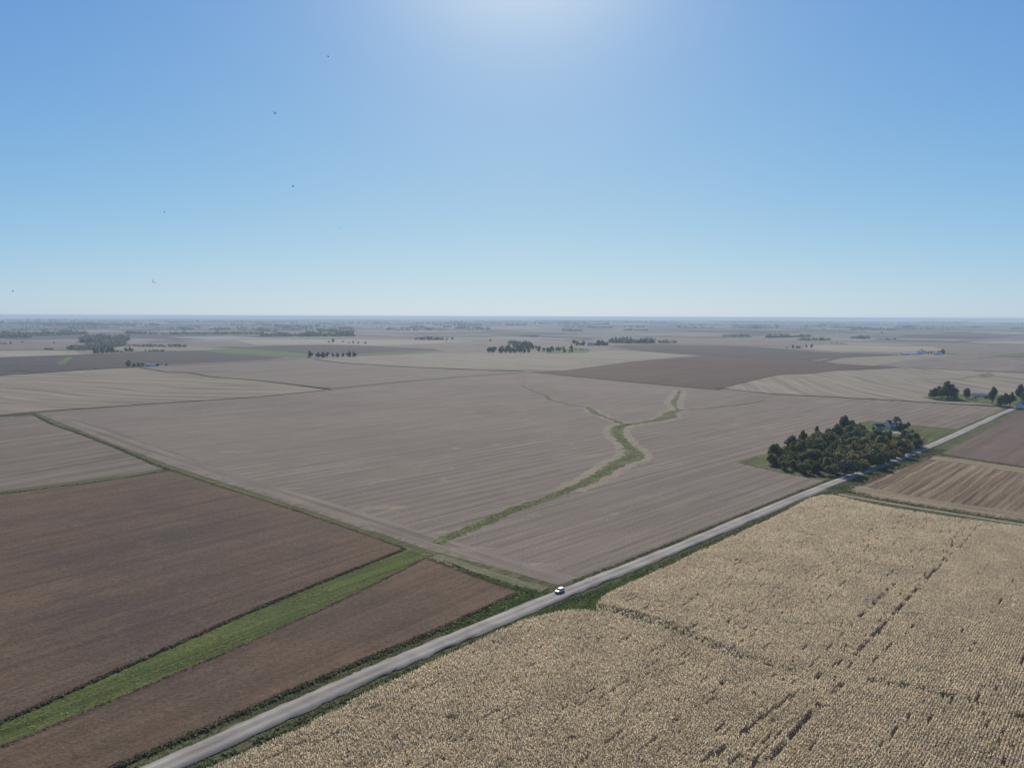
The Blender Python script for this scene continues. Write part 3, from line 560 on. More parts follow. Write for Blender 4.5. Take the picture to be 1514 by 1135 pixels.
# triangle of green by the bean field tip
tri = [at(*q) for q in [(650, 826), (700, 846), (770, 868), (812, 877), (700, 925), (640, 945), (735, 892), (768, 877), (700, 851)]]
xx = rng.uniform(-60, 25, 30000); yy = rng.uniform(230, 340, 30000); k = inside(xx, yy, tri)
tufts('rough_grass', xx[k], yy[k], .3, .8, .7, M['tuft_green'], 'rough green grass at the tip of the lower bean field', 0, 'grass', 3)
def line_tufts(px, wd, dens, h0, h1, mat, label, cat='weeds', world=False, name='edge_weeds'):
    P = px if world else [at(*q) for q in px]; X, Y = [], []
    for a_, b_ in zip(P[:-1], P[1:]):
        L = math.dist(a_, b_); k = int(L*wd*2*dens); f = rng.random(k); o_ = rng.uniform(-wd, wd, k); nx, ny = -(b_[1]-a_[1])/L, (b_[0]-a_[0])/L
        X.append(a_[0]+(b_[0]-a_[0])*f+nx*o_); Y.append(a_[1]+(b_[1]-a_[1])*f+ny*o_)
    X = np.concatenate(X); Y = np.concatenate(Y); return tufts(name, X, Y, h0, h1, .8, mat, label, .05, cat, 3)
line_tufts([(50, 613), (75, 626), (126, 644), (176, 663.5), (226, 685.5), (249, 694.5)], 1.2, 1.0, .5, 1.1, M['tuft'], 'dark tall weeds at the upper left edge of the central field')
line_tufts([(247, 694), (330, 722), (420, 752), (520, 786), (600, 813)], .7, 1.4, .3, .7, M['tuft'], 'weeds along the left bank of the central field')
line_tufts([(628, 824), (700, 850), (765, 874)], .7, 1.6, .4, .8, M['tuft'], 'dark weeds above the tip of the lower bean field')
line_tufts([(-60, 737), (0, 730), (60, 723), (130, 714), (190, 705), (248, 695)], .7, 1.2, .3, .8, M['tuft'], 'dark weeds between left stubble and bean fields')
line_tufts([(0, 1069), (180, 989), (380, 900), (500, 851), (598, 812)], .25, 1.6, .3, .8, M['tuft'], 'ragged dark edge of the large bean field')
for q_, l_ in (([(-60, 1096), (0, 1069), (180, 988.5), (380, 899.5), (500, 850.5), (598, 812), (520, 784), (420, 750), (330, 722), (254, 697)], 'ragged standing stalks round the large bean field edge'), ([(100, 1167), (180, 1130), (300, 1079), (430, 1021), (560, 966), (660, 925), (735, 890), (765, 877), (700, 853), (628, 826), (600, 842), (500, 892), (350, 960), (180, 1032), (0, 1108)], 'ragged standing stalks round the lower bean field edge')):
    line_tufts(q_, .8, 4., .35, .85, M['beanleaf'], l_, 'crop', name='bean_stalks')
xx = rng.uniform(-260, -30, 190000); yy = rng.uniform(160, 350, 190000)
GSP = [at(*q) for q in [(-60, 1097), (0, 1069), (180, 989), (380, 900), (500, 851), (598, 812), (640, 818), (628, 826), (600, 842), (500, 892), (350, 960), (180, 1032), (0, 1107), (-60, 1136)]]
k = inside(xx, yy, GSP); k &= (rng.random(len(xx)) < .12+.4*vnoise(xx, yy, 14, 77))
tufts('short_grass', xx[k], yy[k], .10, .30, .45, M['grassleaf'], 'short grass blades on the green strip between bean fields', .03, 'grass', 2)
line_tufts([(1383, 670), (1440, 679), (1514, 690)], 1.1, .9, .3, .7, M['tuft'], 'dark weeds between purple brown and chopped fields')
line_tufts([(1222, 720), (1236, 724), (1252, 727), (1300, 738), (1400, 755), (1514, 772)], 1.6, 1.2, .3, .8, M['tuft'], 'rough grass on the far side of the farm lane')
line_tufts([p[:2] for p in P3[::4]], 3.0, .35, .2, .4, M['tuft'], 'tufty grass along the main waterway', world=True, cat='grass')

# ------------------------------------------------------------------ trees
def crown_mesh(name, seed, h, r, n, leaf, base=.22, lobes=14, mat=None, top=1.):
    g = np.random.default_rng(seed); zc = h*(base+(1-base)/2); hz = h*(1-base)/2
    L = g.normal(size=(lobes, 3)); L /= np.linalg.norm(L, axis=1)[:, None]; L *= g.uniform(.25, .78, (lobes, 1))
    L[:, 2] = np.where(L[:, 2] < -.5, L[:, 2]*.7, L[:, 2]); lr = g.uniform(.24, .46, lobes)
    i = g.integers(0, lobes, n); d = g.normal(size=(n, 3)); d /= np.linalg.norm(d, axis=1)[:, None]
    p = L[i]+d*(lr[i]*g.uniform(.45, 1.08, n)**.6)[:, None]
    taper = 1-np.clip(p[:, 2], 0, 1)*.25*top
    x, y, z = p[:, 0]*r*taper, p[:, 1]*r*taper, zc+p[:, 2]*hz
    s = leaf*g.uniform(.55, 1.4, n); nrm = d+g.normal(size=(n, 3))*.55; nrm /= np.linalg.norm(nrm, axis=1)[:, None]
    a = np.cross(nrm, g.normal(size=(n, 3))); a /= np.linalg.norm(a, axis=1)[:, None]; b_ = np.cross(nrm, a)
    c0 = np.stack([x, y, z], 1); V_ = np.empty((n, 4, 3))
    for k, (q, w_) in enumerate(((-1, -.6), (.7, -1), (1, .7), (-.6, 1))): V_[:, k] = c0+(a*q+b_*w_)*s[:, None]*.5
    me = bpy.data.meshes.new(name); Vf = V_.reshape(-1, 3).astype(np.float32)
    me.vertices.add(len(Vf)); me.vertices.foreach_set('co', Vf.ravel()); me.loops.add(n*4); me.loops.foreach_set('vertex_index', np.arange(n*4, dtype=np.int32))
    me.polygons.add(n); me.polygons.foreach_set('loop_start', np.arange(0, n*4, 4, dtype=np.int32)); me.materials.append(mat); me.update(calc_edges=True)
    return me
def trunk_mesh(name, seed, h, r0, limbs=5, spread=2.5):
    g = random.Random(seed); bm = bmesh.new()
    def tube(p, q, ra, rb):
        d = (Vector(q)-Vector(p)); L = d.length; M_ = Matrix.Translation(Vector(p)+d/2) @ d.to_track_quat('Z', 'Y').to_matrix().to_4x4()
        bmesh.ops.create_cone(bm, cap_ends=True, segments=7, radius1=ra, radius2=rb, depth=L, matrix=M_)
    tx, ty = g.uniform(-.4, .4), g.uniform(-.4, .4)
    tube((0, 0, -.2), (tx*.5, ty*.5, h*.4), r0, r0*.7); tube((tx*.5, ty*.5, h*.4), (tx, ty, h*.8), r0*.7, r0*.2)
    for k in range(limbs):
        a = 6.283*k/limbs+g.uniform(-.4, .4); z = h*g.uniform(.25, .45); tube((tx*.4, ty*.4, z), (math.cos(a)*spread, math.sin(a)*spread, z+h*.25), r0*.38, r0*.1)
    me = bpy.data.meshes.new(name); bm.to_mesh(me); bm.free(); me.materials.append(M['bark']); return me
TM = {}
for mk in ('leaf_dark', 'leaf_green', 'leaf_olive', 'leaf_grey'):
    for s in range(5): TM[mk, s] = crown_mesh('crown', 40+s*7+len(mk), 10, 5.0, 1900, .62, .06, 19, M[mk])
for s in range(4): TM['big', s] = crown_mesh('crown', 90+s, 10, 4.3, 3200, .5, .10, 26, M['leaf_dark'])
for s in range(2): TM['tall', s] = crown_mesh('crown', 95+s, 10, 2.5, 1800, .42, .08, 22, M['leaf_dark'])
TRK = [trunk_mesh('trunk', s, 10, .24) for s in range(3)]
SM = {}
for mk in ('leaf_dark', 'leaf_green', 'leaf_grey'):
    for s in range(3): SM[mk, s] = crown_mesh('crown', 140+s, 10, 5.2, 150, 1.9, .02, 9, M[mk])
def tree(x, y, h, kind, label, group, name='tree', wide=1., z=0., trunk=True, seed=0, small=False, cat='tree'):
    r_ = random.Random(int(x*13+y*7)+seed)
    e = empty(name, (x, y, z), r_.uniform(0, 6.28)); tag(e, label, cat, group)
    me = SM[kind, r_.randrange(3)] if small else TM[kind, r_.randrange({'big': 4, 'tall': 2}.get(kind, 5))]
    s = h/10; c = bpy.data.objects.new('crown', me); C.objects.link(c); c.parent = e; c.scale = (s*wide*r_.uniform(.9, 1.1), s*wide*r_.uniform(.9, 1.1), s)
    if trunk: t_ = bpy.data.objects.new('trunk', TRK[r_.randrange(3)]); C.objects.link(t_); t_.parent = e; t_.scale = (s, s, s*.8)
    return e
# the grove: poisson-ish scatter in its surveyed outline
GP = [at(*q) for q in [(1137, 687), (1150, 676), (1184, 664), (1216, 653), (1246, 640), (1268, 641), (1285, 651), (1350, 657), (1362, 664), (1352, 670), (1318, 684), (1278, 699), (1240, 706), (1200, 702), (1160, 695)]]
gxs = [p[0] for p in GP]; gys = [p[1] for p in GP]; pts = []
rg = random.Random(5); tries = 0
while tries < 14000:
    tries += 1; x = rg.uniform(min(gxs), max(gxs)); y = rg.uniform(min(gys), max(gys))
    if not inside(np.array([x]), np.array([y]), GP)[0]: continue
    if all((x-a)**2+(y-b_)**2 > 7.4**2 for a, b_ in pts): pts.append((x, y))
print('grove trees', len(pts))
gold = [at(*q) for q in [(1292, 664), (1252, 690), (1312, 668), (1330, 668), (1286, 678), (1342, 662), (1300, 676)]]
def pt_seg(p, a, b_): return float(seg_dist(np.array([p[0]]), np.array([p[1]]), [a, b_])[0])
rlen = [at(1205, 712), at(1370, 664)]
for (x, y) in pts:
    g_ = min(math.dist((x, y), q) for q in gold); nearroad = pt_seg((x, y), *rlen) < 16
    back = pt_seg((x, y), at(1137, 684), at(1250, 638)) < 14
    q = rg.random()
    if g_ < 15 and q < .7 or q < .04: kd, lb = 'leaf_olive', 'yellowing tree in the roadside grove'
    elif q < .42: kd, lb = 'leaf_dark', 'dark green tree in the roadside grove'
    elif q < .9: kd, lb = 'leaf_green', 'mid green tree in the roadside grove'
    else: kd, lb = 'leaf_grey', 'grey green tree in the roadside grove'
    lb += ', in the front rank by the gravel road' if nearroad else (', along the rear edge beside the stubble' if back else ', deep inside among the other crowns')
    h = rg.uniform(7.5, 13.5)*(1.15 if back and rg.random() < .5 else 1)*(.9 if kd == 'leaf_olive' else 1)
    tree(x, y, h, kd, lb, 'trees of the roadside grove', wide=rg.uniform(.85, 1.3))
for u, v, h, kd, wd, lb in [(1247, 641, 17, 'big', .8, 'tallest dark tree rising behind the middle of the grove'), (1208, 652, 14, 'big', .5, 'thin ragged tree sticking up behind the grove'), (1187, 663, 15, 'big', .8, 'broad dark tree rising at the rear left of the grove'), (1144, 681, 12.5, 'big', .8, 'tall dark tree at the left tip of the grove'), (1353, 662, 13, 'big', .75, 'dark tree at the right end of the grove by the lawn'), (1337, 637, 8, 'leaf_dark', 1., 'dark evergreen touching the right side of the white farmhouse'), (1331, 638, 8.5, 'leaf_dark', 1., 'dark tree in front of the right half of the white farmhouse'), (1326, 628.5, 10, 'leaf_dark', .9, 'dark tree rising behind the white farmhouse roof'), (1342, 634, 7, 'leaf_green', 1., 'mid green tree behind the right side of the white farmhouse'), (1291, 636.5, 4, 'leaf_dark', 1., 'dark bush left of the low garage'), (1262, 637, 3.2, 'leaf_green', 1, 'small round bush on the lawn behind the grove'), (1349, 641, 4, 'leaf_green', 1., 'small tree on the lawn right of the driveway')]:
    x, y = at(u, v); tree(x, y, h, kd, lb, None, wide=wd)
# farmstead at right
for u, v, h, kd, wd, lb in [(1381, 590, 15, 'big', 1.15, 'lower leafy tree at the left end of the big farmyard clump'), (1393, 591, 20, 'big', 1.0, 'broad dark tree in the middle of the big farmyard clump'), (1401, 590, 24, 'big', .9, 'tallest tree of the big farmyard clump'), (1410, 591, 17, 'big', .9, 'dark tree at the right of the big farmyard clump'), (1377, 589, 11, 'big', 1., 'low leafy tree at the far left of the big farmyard clump'), (1397, 587, 18, 'big', 1.1, 'wide tree at the back of the big farmyard clump'), (1405, 589, 15, 'big', 1.1, 'shorter tree below the tallest one of the farmyard clump'), (1388, 588, 16, 'big', 1., 'tree behind the big farmyard clump'), (1429, 590, 15, 'big', .85, 'round dark tree left of the grey roofed shed'), (1467, 598, 24, 'tall', 1.15, 'tall narrow tree right of the grey roofed shed'), (1485, 602, 17, 'big', .9, 'dark tree in the clump by the right road corner'), (1493, 602, 20, 'big', .8, 'tallest tree in the clump by the right road corner'), (1478, 602, 13, 'big', .9, 'low dark tree in the clump by the right road corner'), (1509, 592, 21, 'big', .8, 'tree behind the brown roofed house at right edge'), (1518, 597, 20, 'big', 1., 'tree at the picture edge beside the brown roofed house'), (1457, 590, 6, 'leaf_green', 1.1, 'small bush right of the grey roofed shed'), (1442, 590, 4, 'leaf_dark', 1.1, 'low shrub in front of the grey roofed shed')]:
    x, y = at(u, v); tree(x, y, h, kd, lb, None, wide=wd)
# far single trees and bushes
mpp = lambda v: at(757, v)[1]/F
def far(u, v, hp, label, group=None, kd='leaf_dark', wide=1., small=True, cat='tree', name='tree'):
    x, y = at(u, v); z = float(relief(x, y)); tree(x, y, hp*mpp(v)*1.05, kd, label, group, wide=wide, z=z, trunk=hp > 5, small=small, cat=cat, name=name)
for u, v, hp, lb in [(190, 542, 9, 'tallest dark tree left of the white shed roof'), (198, 542.5, 6, 'second tree of the clump left of the white shed'), (205, 542, 6.5, 'third tree of the clump left of the white shed'), (211, 542, 6, 'tree touching the left end of the white shed'), (233, 541.5, 4.5, 'low tree at the right end of the white shed'), (246, 541, 3.5, 'lone bush right of the white shed'), (92, 548, 2.5, 'lone bush on the dark field edge at left'), (119, 547, 2.2, 'tiny bush on the dark field edge near the white shed'), (142, 546, 2.2, 'tiny bush nearer the white shed on the field edge')]: far(u, v, hp, lb)
for u, v, hp, lb in [(459, 528, 9, 'round tree at the left end of the row before the green strip'), (470, 528, 7, 'second tree of the row before the green strip'), (477, 528.5, 8, 'third tree of the row before the green strip'), (484, 528, 7.5, 'fourth tree of the row before the green strip'), (492, 528, 6, 'low tree in the middle of the row before the green strip'), (499, 528, 6, 'low tree right of the middle of that row'), (507, 528, 6, 'low tree before the gap in the row by the green strip'), (516, 527.5, 8, 'pointed tree just left of the last one in the row'), (524, 527.5, 7.5, 'pointed tree at the right end of the row before the green strip')]: far(u, v, hp, lb, 'row of dark trees before the green strip', wide=1.15)
for i, (u, v, hp) in enumerate([(486, 506.5, 3), (493, 506, 5.5), (507, 506.5, 3), (516, 507.5, 2.2), (522, 508, 4), (530, 508, 3), (540, 509, 4)]):
    far(u, v, hp, ['tiny bush at the left end of the scattered bushes', 'largest round bush among those scattered on the pale field', 'third of the scattered bushes on the pale field', 'smallest of the scattered bushes on the pale field', 'dark bush in the middle of the scattered ones', 'small bush second from the right on the pale field', 'rightmost scattered bush on the pale field'][i], 'bushes scattered on the pale field', cat='bush', name='bush')
for i, (u, v, hp, wd) in enumerate([(1172, 515, 6, .75), (1179, 515, 4, 1.), (1182, 515, 3.5, 1.), (1192, 515, 6, .6), (1200, 515, 6.5, .8), (1163, 515, 2.5, 1)]):
    far(u, v, hp, ['left tree of the left pair beyond the wedge field', 'low tree in the left pair beyond the wedge field', 'lowest tree between the two far pairs', 'thin tree of the right far pair', 'broad tree of the right far pair', 'small bush left of the far tree pairs'][i], wide=wd)
for i, (u, v, hp) in enumerate([(1372, 523, 3.5), (1376, 523, 4), (1368, 522, 3.5), (1380, 523, 2.5)]): far(u, v, hp, ['left', 'middle', 'rear', 'small right'][i]+' tree between the white shed and the white barn')
for i, (u, v, hp) in enumerate([(725, 505, 3.5), (669, 502, 3.5), (661, 502, 3), (660, 505, 2), (693, 489, 2), (1304, 494, 3), (614, 489, 2), (33, 507, 2.5), (80, 508, 2.5), (16, 509, 4)]): far(u, v, hp, ['lone tree left of the round grove', 'lone bush right of the white speck house', 'bush beside the white speck house', 'tiny bush below the white speck house', 'distant speck of a tree above the round grove', 'lone distant tree far right on the plain', 'lone distant tree above the scattered bushes', 'small tree on the far left brown field', 'second small tree on the far left brown field', 'dark round tree at the far left'][i])
# round grove in the middle distance
rg = random.Random(9); cnt = 0
def scatter(n, u0, u1, v0, v1, hp, shape=None, label='', group='', kd=None, sep=2.4, wide=1.):
    got = []; t_ = 0
    while len(got) < n and t_ < n*60:
        t_ += 1; u = rg.uniform(u0, u1); v = rg.uniform(v0, v1)
        if shape and not shape(u, v): continue
        if any(abs(u-a) < sep and abs(v-b_) < sep*.35 for a, b_ in got): continue
        got.append((u, v))
    for u, v in got: far(u, v, rg.uniform(hp*.7, hp*1.25), label, group, kd or rg.choice(['leaf_dark', 'leaf_dark', 'leaf_green', 'leaf_grey']), wide)
scatter(8, 722, 733, 518.5, 521.5, 6.5, label='dark tree in the separate left clump of the round grove', group='left clump of the round grove', kd='leaf_dark')
scatter(34, 737, 800, 511, 522, 7, shape=lambda u, v: v > 521.5-10*math.sin(math.pi*(u-733)/72), label='tree in the main body of the round grove', group='round grove beyond the pale field')
scatter(18, 795, 847, 517, 521.5, 6, label='tree in the right tail of the round grove', group='right tail of the round grove', kd=None)
patch('grass_patch', [(800, 519), (850, 515), (873, 517), (866, 521.5), (810, 523)], 1.0, M['hay'], 'green tongue of grass right of the round grove', 'grass', jit=2)
scatter(14, 884, 891, 509, 511.5, 6, label='dark tree right of the bright white farmhouse', group='trees right of the bright farmhouse', kd='leaf_dark')
scatter(5, 893, 899, 509.5, 511.5, 5, label='tree at the right end of the bright farmhouse yard', group='right end of the farmhouse yard')
scatter(8, 848, 864, 509, 511.5, 5.5, label='tree left of the bright white farmhouse', group='trees left of the bright farmhouse', kd='leaf_dark')
scatter(10, 138, 154, 519, 523, 5.5, label='dark tree in the roadside clump below the left wood', group='clump below the left wood', kd='leaf_dark')
scatter(9, 157, 168, 519, 522, 5.5, label='dark tree in the second clump below the left wood', group='second clump below the left wood', kd='leaf_dark')
scatter(6, 185, 198, 518, 520.5, 4.5, label='small tree before the tan field at left', group='small trees before the tan field', kd='leaf_dark')

# far woods: one mass each
def woods(name, spec, label, mk='leaf_dark', leaf=1.):
    X, Y, Zz, S_ = [], [], [], []
    for (u0, v0, u1, v1, dv, hp, n) in spec:
        f = rng.random(n); u = u0+(u1-u0)*f; v = v0+(v1-v0)*f+rng.uniform(-dv, dv, n)*(.35+.65*np.sin(np.pi*np.clip(f, .02, .98)))
        pt = np.array([at(a_, b_) for a_, b_ in zip(u, v)]); X.append(pt[:, 0]); Y.append(pt[:, 1])
        m_ = mpp((v0+v1)/2); S_.append(np.full(n, hp*m_)*rng.uniform(.45, 1.15, n)*(.5+.9*vnoise(pt[:, 0], pt[:, 1], 12*m_, 3)))
    X = np.concatenate(X); Y = np.concatenate(Y); S_ = np.concatenate(S_); Zr = relief(X, Y); P = []
    for _ in range(10):
        n = len(X); zz = Zr+S_*rng.uniform(.12, .95, n); ll = S_*rng.uniform(.28, .62, n)
        P.append(quads(X+rng.uniform(-.5, .5, n)*S_, Y+rng.uniform(-.5, .5, n)*S_, zz, ll, ll*.8, rng.uniform(0, 6.28, n), rng.uniform(-1.4, 1.4, n)))
    V_ = np.concatenate(P); o = mesh_np(name, V_, np.arange(len(V_)).reshape(-1, 4), M[mk]); tag(o, label, 'wood', kind='stuff')
woods('woodland', [(120, 504, 190, 503, 5, 5.5, 420), (102, 516, 150, 515, 2.5, 5, 160), (128, 512, 186, 510, 4, 5.5, 260)], 'grey green wood at left beyond the dark fields', 'leaf_grey')
woods('woodland', [(188, 511.5, 275, 513, .8, 3.5, 150)], 'thin dark tree belt right of the left wood')
woods('woodland', [(-150, 498, 42, 499, 2, 6, 330), (-60, 508, 8, 509, 1, 4, 60)], 'dark wood at the far left edge')
woods('woodland', [(42, 497, 130, 494, 1.2, 4.5, 150), (186, 494, 385, 494.5, .9, 3.6, 260), (180, 499, 192, 502, 1.5, 3, 40)], 'long thin belt of trees behind the left wood')
woods('woodland', [(385, 497, 522, 497, .8, 5, 300), (470, 490, 522, 493, 1.5, 4, 110), (380, 490, 410, 491, .6, 3, 40)], 'dark shelter belt left of centre on the plain')
woods('woodland', [(1070, 498, 1112, 499, .5, 3.2, 60), (1133, 499.5, 1198, 498.5, .7, 4, 150), (1180, 503, 1228, 503, 1., 3.6, 100), (1228, 508, 1250, 509, .5, 2, 25), (1295, 501.5, 1324, 502, .5, 2.2, 50)], 'blue grey tree belts right of centre on the plain')
spec = []
for (u0, v0, u1, v1, hp) in [(0, 480, 150, 481, 3), (50, 483, 200, 484, 3), (10, 475, 160, 475.5, 2), (170, 483, 185, 483, 2), (222, 483, 238, 483, 3), (290, 485, 300, 485, 2.5), (85, 482, 210, 481, 3), (250, 477, 420, 478, 2), (340, 482, 470, 483, 2), (430, 479, 640, 480, 2), (606, 485, 626, 485, 2.5), (655, 485, 668, 485, 2.5), (702, 487, 724, 487.5, 3), (770, 497, 795, 498, 2.2), (640, 480, 900, 481, 2.3), (700, 477, 1000, 478, 2.2), (832, 490, 862, 490.5, 3), (872, 485.5, 905, 486, 2.6), (930, 484.5, 952, 485, 2.2), (960, 481, 1100, 482, 2), (1000, 485, 1032, 486, 2.8), (1035, 486, 1056, 486.5, 2), (1115, 484, 1160, 484, 2.5), (1187, 484, 1220, 484, 2.5), (1230, 485, 1260, 487, 2.5), (1262, 487.5, 1322, 489.5, 3.4), (1334, 485.5, 1350, 485.5, 2.5), (1437, 485, 1452, 485, 2.5), (1240, 478, 1420, 479, 2.2), (1360, 476.5, 1440, 477.5, 2.5), (1465, 480, 1560, 481.5, 3), (1050, 477, 1240, 477.5, 2)]:
    spec.append((u0, v0, u1, v1, .5, hp, int(abs(u1-u0)*1.2)+12))
for _ in range(90):
    v_ = rr.uniform(473.5, 490); u_ = rr.uniform(-40, 1540); spec.append((u_, v_, u_+rr.uniform(15, 120), v_+rr.uniform(-.4, .4), .35, rr.uniform(1.1, 1.7)+(v_-472)*.06, rr.randrange(20, 90)))
woods('distant_trees', [(902, 506.5, 966, 507, 1.2, 6, 150), (966, 506.8, 1000, 507, .6, 4, 40), (614, 502, 655, 502.3, .8, 4.2, 70), (752, 508, 785, 508.5, 1.5, 4.5, 60), (1258, 500.6, 1285, 501, .5, 4.5, 50), (213, 519, 242, 519.5, .6, 3.6, 34), (65, 517.3, 78, 517.3, .4, 3, 14), (172, 520.6, 182, 521, .5, 3, 14), (850, 517, 868, 518, 1.2, 2.6, 16)], 'dark tree rows and hedges too far off to count')
woods('distant_woodland', spec, 'hazy blue tree lines near the horizon')

# ------------------------------------------------------------------ buildings
def box(bm, x0, x1, y0, y1, z0, z1):
    M_ = Matrix.Translation(((x0+x1)/2, (y0+y1)/2, (z0+z1)/2)) @ Matrix.Diagonal((x1-x0, y1-y0, z1-z0, 1)); bmesh.ops.create_cube(bm, size=1, matrix=M_)
def gable_walls(L, Wd, hh, rh):
    bm = bmesh.new(); P = [(-L/2, -Wd/2), (L/2, -Wd/2), (L/2, Wd/2), (-L/2, Wd/2)]
    b0 = [bm.verts.new((*p, 0)) for p in P]; t0 = [bm.verts.new((*p, hh)) for p in P]; r0, r1 = bm.verts.new((-L/2, 0, hh+rh)), bm.verts.new((L/2, 0, hh+rh))
    for i in range(4): 
        f = [b0[i], b0[(i+1) % 4], t0[(i+1) % 4]]
        f += {1: [r1], 3: [r0]}.get(i, []); f += [t0[i]]; bm.faces.new(f)
    return bm
def gable_roof(L, Wd, hh, rh, ov=.45, th=.18):
    bm = bmesh.new(); s = rh/(Wd/2); V_ = []
    for x in (-L/2-ov, L/2+ov):
        for (y, z) in ((-Wd/2-ov, hh-s*ov+.02), (0, hh+rh+.02), (Wd/2+ov, hh-s*ov+.02)):
            V_.append((bm.verts.new((x, y, z)), bm.verts.new((x, y, z+th))))
    q = lambda a, b_, c_, d_: bm.faces.new((a, b_, c_, d_))
    for k in (0, 1):
        a, b_, c_, d_ = V_[k], V_[k+1], V_[k+4], V_[k+3]; q(a[1], b_[1], c_[1], d_[1]); q(a[0], b_[0], c_[0], d_[0])
        q(a[0], b_[0], b_[1], a[1]); q(d_[0], c_[0], c_[1], d_[1])
    for k in (0, 2): q(V_[k][0], V_[k+3][0], V_[k+3][1], V_[k][1])
    return bm
def building(name, u, v, L, Wd, hh, rh, rz, wm, rm, label, cat='barn', wins=(), doors=(), group=None, chimney=False, z=None):
    x, y = at(u, v); z = float(relief(x, y)) if z is None else z; e = empty(name, (x, y, z), rz); tag(e, label, cat, group)
    bm_obj('wall', gable_walls(L, Wd, hh, rh), M[wm], e); rf = bm_obj('roof', gable_roof(L, Wd, hh, rh), M[rm], e)
    if chimney:
        bm = bmesh.new(); box(bm, L*.2, L*.2+.8, -.4, .4, hh+rh*.6, hh+rh+1.2); bm_obj('chimney', bm, M['redwood'], rf)
    for (px_, pz, sw, sh) in wins:
        bm = bmesh.new(); y0 = -Wd/2; box(bm, px_-sw/2, px_+sw/2, y0-.05, y0+.02, pz, pz+sh); wo = bm_obj('window', bm, M['white'] if wm != 'white' else M['door'], e)
        bm = bmesh.new(); box(bm, px_-sw/2+.1, px_+sw/2-.1, y0-.08, y0-.04, pz+.1, pz+sh-.1); bm_obj('pane', bm, M['glass'], wo)
    for (px_, sw, sh) in doors:
        bm = bmesh.new(); y0 = -Wd/2; box(bm, px_-sw/2, px_+sw/2, y0-.09, y0+.02, .05, sh); do = bm_obj('door', bm, M['door'], e)
        bm = bmesh.new(); box(bm, px_+sw*.3, px_+sw*.3+.12, y0-.16, y0-.08, 1, 1.2); bm_obj('handle', bm, M['cardark'], do)
    return e
# white farmhouse behind the grove: two storeys, two front gable dormers, garage at left
h = building('farmhouse', 1321, 634, 13, 9, 5.4, 3.2, .12, 'white', 'roof', 'white two storey farmhouse with dark roof behind the grove', 'house', [(-4.6, .9, 1.3, 1.5), (-2, .9, 1.3, 1.5), (2.2, .9, 1.3, 1.5), (4.8, .9, 1.3, 1.5), (-4.8, 3.5, 1.1, 1.3), (4.9, 3.5, 1.1, 1.3), (0, 3.5, 1.1, 1.3)], [(.2, 1.1, 2.2)], chimney=True)
for dx in (-2.7, 2.7):
    e = bm_obj('dormer', gable_walls(5.4, 3.2, 1.9, 1.5), M['white'], h); e.location = (dx, -2.2, 5.0); e.rotation_euler = (0, 0, math.pi/2)
    r_ = bm_obj('dormer_roof', gable_roof(5.4, 3.2, 1.9, 1.5, .3), M['roof'], e)
    bm = bmesh.new(); box(bm, -2.78, -2.66, -.6, .6, .7, 1.9); bm_obj('dormer_window', bm, M['glass'], e)
bm = bmesh.new(); box(bm, -6.5, 6.5, -7.2, -4.55, 2.75, 2.95)
for k in range(6): box(bm, -6.4+k*2.52, -6.2+k*2.52, -7.1, -6.9, .3, 2.75)
box(bm, -6.5, 6.5, -7.2, -4.55, .05, .3); bm_obj('porch', bm, M['greyroof'], h)
building('garage', 1299, 634, 9, 7.5, 2.9, 2.2, .12, 'white', 'roof', 'low garage with dark roof left of the white farmhouse', 'garage', [(3, 1., 1., 1.)], [(-1.2, 4.5, 2.4)])
building('shed', 1447, 587, 15, 9, 3.2, 2.2, -.05, 'white', 'greyroof', 'shed with grey blue roof between two farmyard trees', 'shed', [(4, 1.2, 1.2, 1.)], [(-3, 3.6, 2.7)])
# small white propane tank under the trees
x, y = at(1415, 589); e = empty('propane_tank', (x, y, 0), .1); tag(e, 'white propane tank at the foot of the big farmyard clump', 'tank')
bm = bmesh.new(); bmesh.ops.create_uvsphere(bm, u_segments=20, v_segments=12, radius=1.1)
for v_ in bm.verts: v_.co.x += 1.9*(1 if v_.co.x > 0.01 else (-1 if v_.co.x < -.01 else 0)); v_.co.z += 2.0
bm_obj('tank', bm, M['white'], e)
for sx in (-1.5, 1.5):
    bm = bmesh.new(); box(bm, sx-.2, sx+.2, -.7, .7, 0, 1.1); bm_obj('leg', bm, M['door'], e)
building('house', 1512, 603, 14, 10, 4.4, 3.4, .5, 'white', 'brownroof', 'white house with brown roof at the right picture edge', 'house', [(-4, 1, 1.2, 1.4), (0, 1, 1.2, 1.4), (4, 1, 1.2, 1.4)], [(2, 1.1, 2.1)], chimney=True)
building('shed', 224, 541.3, 22, 10, 3.4, 2.6, .0, 'white', 'tin', 'long shed with shining roof among trees at left', 'shed', [(5, 1.2, 1.4, 1.)], [(-5, 4, 3)])
building('shed', 1344, 524.5, 42, 14, 4.5, 2.6, .05, 'white', 'tin', 'long pale blue livestock shed on the far right farm', 'shed', [(8, 1.5, 2, 1.2)], [(-8, 4, 3.4)])
building('shed', 1357, 524.2, 24, 14, 6, 4.2, .3, 'white', 'tin', 'taller white shed right beside the long livestock shed', 'shed', [(6, 2, 2, 1.4)], [(-4, 4, 4)])
building('barn', 1362, 522.5, 14, 12, 8, 6, 1.5, 'white', 'roof', 'white gabled barn behind the far right farm sheds', 'barn', [(0, 4, 2, 2)], [(3, 3, 3.5)])
building('barn', 1392, 523, 17, 13, 9.5, 7, 1.4, 'redwood', 'brownroof', 'tall dark roofed barn at the far right farm', 'barn', [(0, 6, 2, 2)], [(0, 4, 4.5)])
building('shed', 1386, 525, 24, 12, 5, 3.4, .15, 'white', 'tin', 'white lean shed in front of the dark roofed barn', 'shed', [(5, 1.5, 1.6, 1.2)], [(-4, 4, 3.4)])
